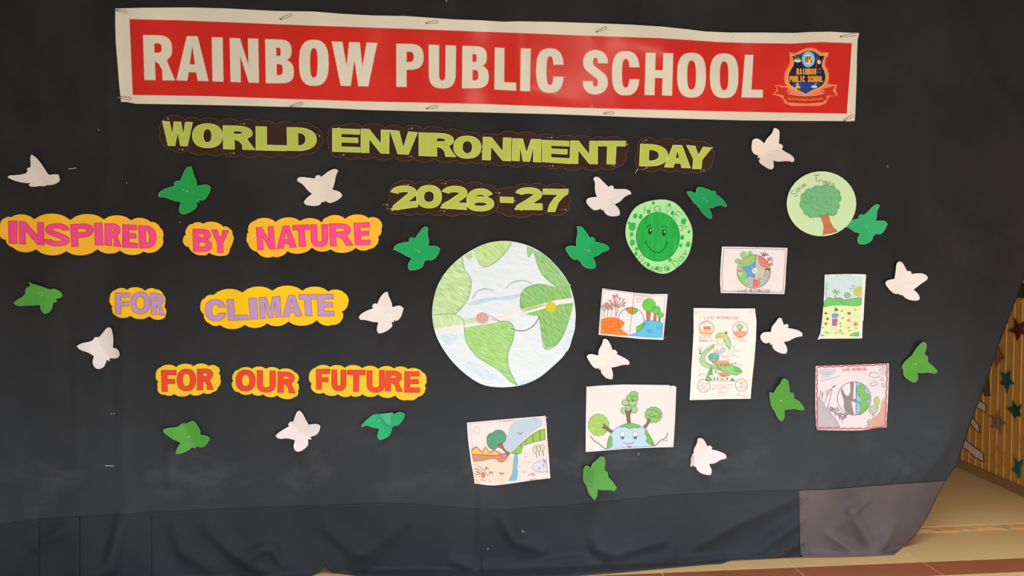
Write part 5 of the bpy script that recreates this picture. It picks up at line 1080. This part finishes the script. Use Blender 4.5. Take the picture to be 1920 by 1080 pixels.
s.txt('LAND', (502,160),(598,160), 30, (240, 150, 120), .9); s.txt('RESTORATION', (635,158),(828,154), 26, (240, 150, 120), .8); s.ln('title_rule', [[(500,182),(600,182)], [(635,178),(830,174)]], (244, 160, 130), 1.0, 2, False)
s.scr([(820,890,880,830,20,8)], (100, 140, 100)); s.pins([(1058,132),(165,960)])
# 6 smiling globe with trees
s = Sheet(X(1080,700,6.355), [(125,160),(300,145),(560,133),(850,136),(1108,140),(1125,152),(1165,146),(1195,165),(1188,350),(1178,600),(1160,880),(1000,882),(800,890),(600,900),(400,915),(250,928),(115,937),(116,700),(118,500),(122,300)],
 'largest landscape drawing, a smiling half globe growing three trees', (253, 240, 238))
dome = [(368,902),(375,830),(395,760),(425,710),(465,665),(510,640),(570,610),(640,593),(710,605),(760,625),(820,665),(860,710),(900,780),(920,820),(935,865)]
s.fill('globe', dome, (190, 226, 246), 1, w=.35, out=(100, 120, 150), ang=1.2, sm=3, corner=70)
s.fill('green_land', [(512,640),(570,610),(640,593),(710,605),(768,630),(750,650),(700,645),(640,660),(590,640)], (112, 196, 72), 2, w=.2, out=(70, 140, 70)); s.fill('green_land', [(370,898),(376,830),(400,755),(420,750),(435,790),(425,820),(438,860),(410,880)], (104, 194, 66), 2, w=.2, out=(70, 140, 70))
s.fill('green_land', [(835,665),(865,720),(905,790),(930,860),(895,855),(860,830),(832,810),(850,770),(822,720)], (104, 192, 58), 2, w=.2, out=(70, 140, 70))
s.fill('tree_trunk', [(302,642),(330,640),(336,595),(350,620),(438,685),(418,712),(345,665)], (140, 92, 70), 3.6, w=.15, out=(90, 60, 50)); s.fill('tree_trunk', [(585,440),(620,462),(665,435),(645,500),(652,586),(612,588),(600,500)], (140, 92, 66), 3.6, w=.15, out=(90, 60, 50), corner=40)
s.fill('tree_trunk', [(860,538),(890,552),(868,600),(832,655),(803,635),(845,590)], (160, 92, 76), 3.6, w=.15, out=(90, 60, 50), corner=40)
s.tree(270, 615, 122, 132, (168, 216, 72), (80, 170, 90), 2.6, 14, w=.3); s.tree(925, 495, 104, 94, (128, 198, 84), (70, 150, 70), 2.6, 12, w=.3)
s.ln('leaf_mark', [[(190+((i*37) % 160), 520+((i*53) % 190)), (198+((i*37) % 160), 512+((i*53) % 190))] for i in range(34)], (120, 150, 50), .7, 5, False)
s.ln('leaf_mark', [[(880,440),(930,440),(985,470)], [(850,480),(900,520),(950,500)], [(960,540),(1000,510),(990,470)], [(885,470),(905,480)], [(935,515),(955,525)]], (90, 110, 60), .9, 5)
for x, y, rx, ry in ((572,445,40,36),(690,435,46,40),(630,412,38,34),(590,352,42,36),(680,355,54,38),(638,292,38,32),(700,298,42,34),(690,250,52,34)): s.tree(x, y, rx, ry, (150, 206, 124), (96, 150, 90), 2.2 if y > 400 else (2.9 if y > 330 else 3.5), 8, w=.5 if y > 330 else .2)
s.ln('branch', [[(590,385),(600,378)],[(620,382),(640,376)],[(695,385),(708,376)],[(610,320),(630,328)],[(665,330),(690,322)]], (130, 84, 60), 1.6, 5, False)
for x in (553, 705):
    s.circ('eye', x, 728, 27, 36, c=(250, 246, 250), lay=2.4, out=(150, 150, 170), w=.2); s.fill('pupil', [(x-22,762),(x,748),(x+22,752),(x+14,782),(x-8,786)], (84, 92, 104), 3.2, w=.1)
s.ln('smile', [[(565,820),(600,838),(650,838),(695,820)]], (110, 130, 160), .9, 4); s.fill('lip', [(606,872),(635,862),(662,872),(640,884)], (220, 80, 90), 3, w=.1); s.ln('tooth', [[(600,842),(604,866),(668,866),(672,840)]], (190, 200, 216), .7, 4, False)
s.ln('arm', [[(170,745),(215,800),(290,850),(340,895),(368,902)], [(1092,710),(1070,770),(1010,800),(960,850),(935,866)]], (120, 150, 110), 1.6, 3)
s.ln('base_line', [[(370,902),(600,888),(930,868)]], (170, 190, 215), .7, 3, False); s.scr([(1035,820,1098,795,14,8)], (130, 90, 120)); s.pins([(168,182),(1118,180),(1155,215),(1128,862),(175,910)])
# 7 stream and hills
s = Sheet(X(860,760,6.353), [(98,205),(300,188),(560,165),(800,145),(1035,125),(1046,220),(1055,380),(1070,550),(1082,720),(1092,868),(900,890),(700,920),(560,940),(430,955),(340,952),(250,938),(190,932),(175,820),(150,700),(130,550),(110,400)],
 'lowest drawing on the cloth, a landscape with a stream and one big tree', (253, 238, 236))
s.fill('sand', [(165,680),(400,650),(560,620),(640,600),(650,720),(600,900),(380,912),(200,900)], (252, 226, 192), 1, w=.4, ang=1.4, corner=40); s.fill('pale_field', [(700,580),(800,560),(980,540),(1020,700),(900,780),(700,800)], (252, 230, 222), 1, w=.5)
s.fill('blue_sky', [(615,250),(680,190),(860,165),(1000,170),(1000,240),(900,300),(780,400),(680,500),(620,570),(560,520),(535,460),(590,330)], (190, 212, 232), 1, w=.35, ang=.9)
s.fill('green_bank', [(628,572),(680,520),(740,460),(860,360),(960,300),(1024,282),(1030,408),(890,440),(760,482),(745,560),(720,578)], (150, 200, 50), 2, w=.2, out=(90, 130, 50), corner=50)
s.ln('bank_line', [[(738,455),(752,500)],[(798,410),(800,465)],[(880,345),(888,440)],[(968,295),(972,418)]], (70, 90, 50), 1.0, 3, False)
s.fill('river', [(680,545),(695,590),(705,680),(690,740),(700,800),(688,890),(595,898),(640,820),(650,720),(662,620)], (120, 196, 226), 2, w=.15, out=(100, 160, 200), corner=60)
s.fill('yellow_hill', [(150,555),(215,495),(285,575),(315,500),(378,582),(420,535),(520,578),(525,600),(160,580)], (250, 214, 80), 1.6, w=.15, sm=1, out=(190, 120, 70)); s.ln('pink_ridge', [[(150,530),(212,492),(275,560),(315,498),(372,565),(415,535),(500,570)]], (230, 120, 130), 2.4, 3, False)
s.fill('red_rock', [(160,578),(300,592),(430,600),(520,575),(600,585),(545,665),(490,675),(440,635),(300,655),(180,668)], (222, 128, 92), 2.4, w=.3, out=(180, 90, 60), corner=60)
s.fill('tree_trunk', [(470,498),(482,462),(522,455),(535,500),(565,540),(615,572),(580,595),(520,520)], (178, 100, 76), 3.2, w=.15, out=(110, 66, 50), corner=50); s.fill('tree_crown', [(336,410),(355,350),(410,325),(450,298),(520,305),(560,350),(562,400),(530,450),(480,470),(440,520),(400,525),(350,480)], (70, 160, 120), 4, w=.18, out=(60, 110, 90), corner=90)
s.b.line('sun_outline', [s.f(ell(218, 298, 38, 40, 20))], ink((240, 222, 170)), 1.4, 3, closed=True)
for x, y in ((910,525),(950,515),(993,505)): s.fill('pale_tree', ell(x, y, 27, 40, 14), (232, 222, 176), 2+.3*(x > 930), sm=1, out=(140, 140, 100), w=.3)
for q in ([(918,560),(932,622)],[(958,552),(966,608)],[(1000,545),(1014,605)]): s.ln('tree_stem', [q], (110, 96, 84), 1.1, 3, False)
s.fill('pond', [(875,745),(890,700),(960,665),(1005,640),(1042,655),(1055,790),(980,795),(900,775)], (224, 226, 240), 1.6, w=.5, out=(150, 140, 160)); s.fill('pink_fish', [(990,705),(1028,708),(1010,720)], (206, 110, 140), 3, sm=1, w=.1); s.ln('fish', [[(945,745),(970,750)],[(1010,735),(1018,745)],[(950,770),(958,755)],[(1000,665),(1020,655),(1030,675),(1010,680)]], (110, 90, 130), 1.0, 4)
s.ln('barren_frame', [[(178,705),(250,730),(310,780),(350,850),(375,915)]], (140, 120, 130), .9, 3); s.fill('orange_sun', ell(292, 830, 24, 36, 14), (244, 116, 80), 3, sm=1, w=.15)
s.ln('barren_mark', [[(190,750),(250,775)],[(200,790),(260,800)],[(195,825),(265,815)],[(195,850),(255,845)],[(200,880),(240,870)],[(265,770),(275,785)],[(230,890),(240,905)],[(270,880),(280,895)],[(300,890),(310,905)],[(330,870),(345,880)],[(210,905),(225,900)]], (84, 74, 84), 1.0, 3, False)
s.ln('tree_stump', [[(318,772),(325,735),(345,735),(358,772)],[(330,730),(335,772)],[(358,830),(375,790),(398,792),(410,828)],[(365,800),(405,802)]], (150, 100, 84), 1.2, 3, False); s.ln('bird', [[(485,795),(500,812),(540,800)],[(488,812),(510,820),(535,815)],[(700,320),(735,345),(755,318)],[(790,608),(805,620)],[(835,670),(843,685)],[(775,790),(788,800)],[(830,835),(850,828)],[(855,825),(880,812),(905,825),(905,840)],[(870,835),(890,840)],[(715,725),(730,720)]], (96, 90, 96), .9, 3)
s.scr([(490,195,665,178,10,16),(880,162,925,158,8,5),(840,885,935,876,10,9)], (100, 96, 110)); s.ln('border', [[(135,220),(480,195),(1015,150)],[(138,225),(200,900)],[(1020,150),(1060,820)]], (240, 190, 190), .6, 1, False)
s.pins([(130,225),(1040,148),(1062,800)])

# ------------------------------------------------------------------ stickers on the partition
def painted_shine(bd, P, m_):
    # pale stripes paint the gleam of the ribs showing through thin stickers
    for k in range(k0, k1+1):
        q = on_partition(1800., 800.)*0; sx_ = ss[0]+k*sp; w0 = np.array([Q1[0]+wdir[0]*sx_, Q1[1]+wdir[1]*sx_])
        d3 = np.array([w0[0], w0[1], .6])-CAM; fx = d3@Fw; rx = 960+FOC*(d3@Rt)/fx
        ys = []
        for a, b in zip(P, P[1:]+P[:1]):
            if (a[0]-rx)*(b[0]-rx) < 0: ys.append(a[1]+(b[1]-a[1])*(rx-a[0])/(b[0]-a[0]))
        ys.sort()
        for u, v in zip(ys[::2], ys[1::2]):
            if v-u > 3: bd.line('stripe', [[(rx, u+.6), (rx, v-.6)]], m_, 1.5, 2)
def part_surf(px, py, off): return on_partition(px, py, np.asarray(off, float)+.0)
fs = X(1780, 550, 3.086)
def star(x, y, R, rot=0., r=.42, sx=.9): 
    return [(x+sx*(R if i % 2 == 0 else R*r)*math.sin(rot+i*math.pi/5), y-(R if i % 2 == 0 else R*r)*math.cos(rot+i*math.pi/5)) for i in range(10)]
SG = 'star stickers on the wooden partition'
for pts, c, lab, rimc in (
  ([(372,135),(402,180),(440,160),(425,205),(445,240),(415,235),(392,280),(380,235),(338,215),(375,195)], (92, 24, 24), 'dark red star sticker on the wooden partition', (150, 96, 50)),
  ([(288,445),(322,465),(358,440),(352,490),(378,525),(348,530),(335,585),(318,535),(288,525),(308,495)], (24, 84, 92), 'teal star sticker, upper one of two on the partition, below the red star', (180, 150, 100)),
  ([(368,618),(392,655),(420,640),(408,680),(415,715),(392,710),(378,730),(362,695),(330,665),(360,655)], (26, 72, 54), 'dark green star sticker below the teal star on the partition', (170, 150, 90)),
  ([(372,932),(395,975),(432,960),(415,1010),(418,1045),(400,1078),(385,1040),(355,1022),(378,1000)], (24, 100, 104), 'teal star sticker at the bottom right corner of the partition', (180, 160, 110)),
  ([(228,700),(268,715),(288,670),(298,725),(332,752),(300,765),(298,820),(275,780),(238,775),(250,735)], (150, 112, 84), 'translucent pale star sticker between the ribs of the partition', (200, 160, 110)),
  ([(372,-10),(440,-70),(440,30),(400,25),(372,38)], (34, 66, 22), 'green star sticker cut by the top right of the partition', (120, 110, 40)),
  ([(250,370),(275,335),(285,300),(300,340),(322,372),(300,385),(270,430),(262,390)], (140, 90, 60), 'faint pinkish star sticker high on the partition by the curtain edge', (160, 104, 66))):
    P = fs(pts); cx, cy = sum(p[0] for p in P)/len(P), sum(p[1] for p in P)/len(P)
    bd = Board('star_sticker', cx, cy, .003, lab, 'sticker', SG, surf=part_surf)
    bd.shape('star', P, mat('sticker', lin(c), .35, .5), 0, thick=.0008, rim=mat('sticker_edge', lin(rimc), .5, .4), rimw=.8, grid=30)
    painted_shine(bd, P, mat('sticker_shine', tuple(min(.9, v*1.9+.05) for v in lin(c)), .35, .5))
for k, (pts, lab) in enumerate((([(240,940),(270,925),(275,880),(290,915),(328,930),(310,965),(330,1010),(298,990),(270,1010),(262,960)], 'thin pale outline of a star low on the partition'),
    ([(432,830),(400,805),(405,850),(402,905),(432,895)], 'thin pale star outline cut by the right edge of the partition'))):
    P = fs(pts); bd = Board('star_outline', sum(p[0] for p in P)/len(P), sum(p[1] for p in P)/len(P), .003, lab, 'sticker', SG, surf=part_surf)
    bd.line('outline', [P], mat('sticker_line', lin((176, 138, 84)), .6, .3), .9, 0, closed=True)
LGp = 'pink striped paper strips on the wooden partition'
for pts, lab in (([(68,850),(88,842),(130,880),(195,925),(200,975),(150,950),(100,905),(66,882)], 'lowest pink striped paper strip on the partition'),
   ([(112,705),(140,725),(170,765),(178,805),(150,790),(118,745)], 'middle pink striped paper strip on the partition'), ([(152,615),(180,625),(212,645),(210,690),(180,672),(150,655)], 'upper pink striped paper strip on the partition'),
   ([(78,760),(92,755),(95,830),(72,850),(70,840)], 'short upright pink paper strip beside the curtain edge'), ([(195,500),(222,470),(230,560),(238,590),(205,595),(195,560)], 'grey paper strip half hidden by the curtain edge')):
    P = fs(pts); bd = Board('paper_strip', sum(p[0] for p in P)/len(P), sum(p[1] for p in P)/len(P), .003, lab, 'sticker', LGp, surf=part_surf)
    grey = 'grey' in lab
    bd.shape('strip', P, mat('strip_paper', lin((104, 88, 74) if grey else (236, 200, 192)), .6, .3), 0, thick=.0008, rim=mat('strip_edge', lin((38, 22, 12)), .6, .3), rimw=1.4, grid=30)
    if not grey: painted_shine(bd, P, mat('strip_shine', lin((252, 236, 238)), .5, .3))
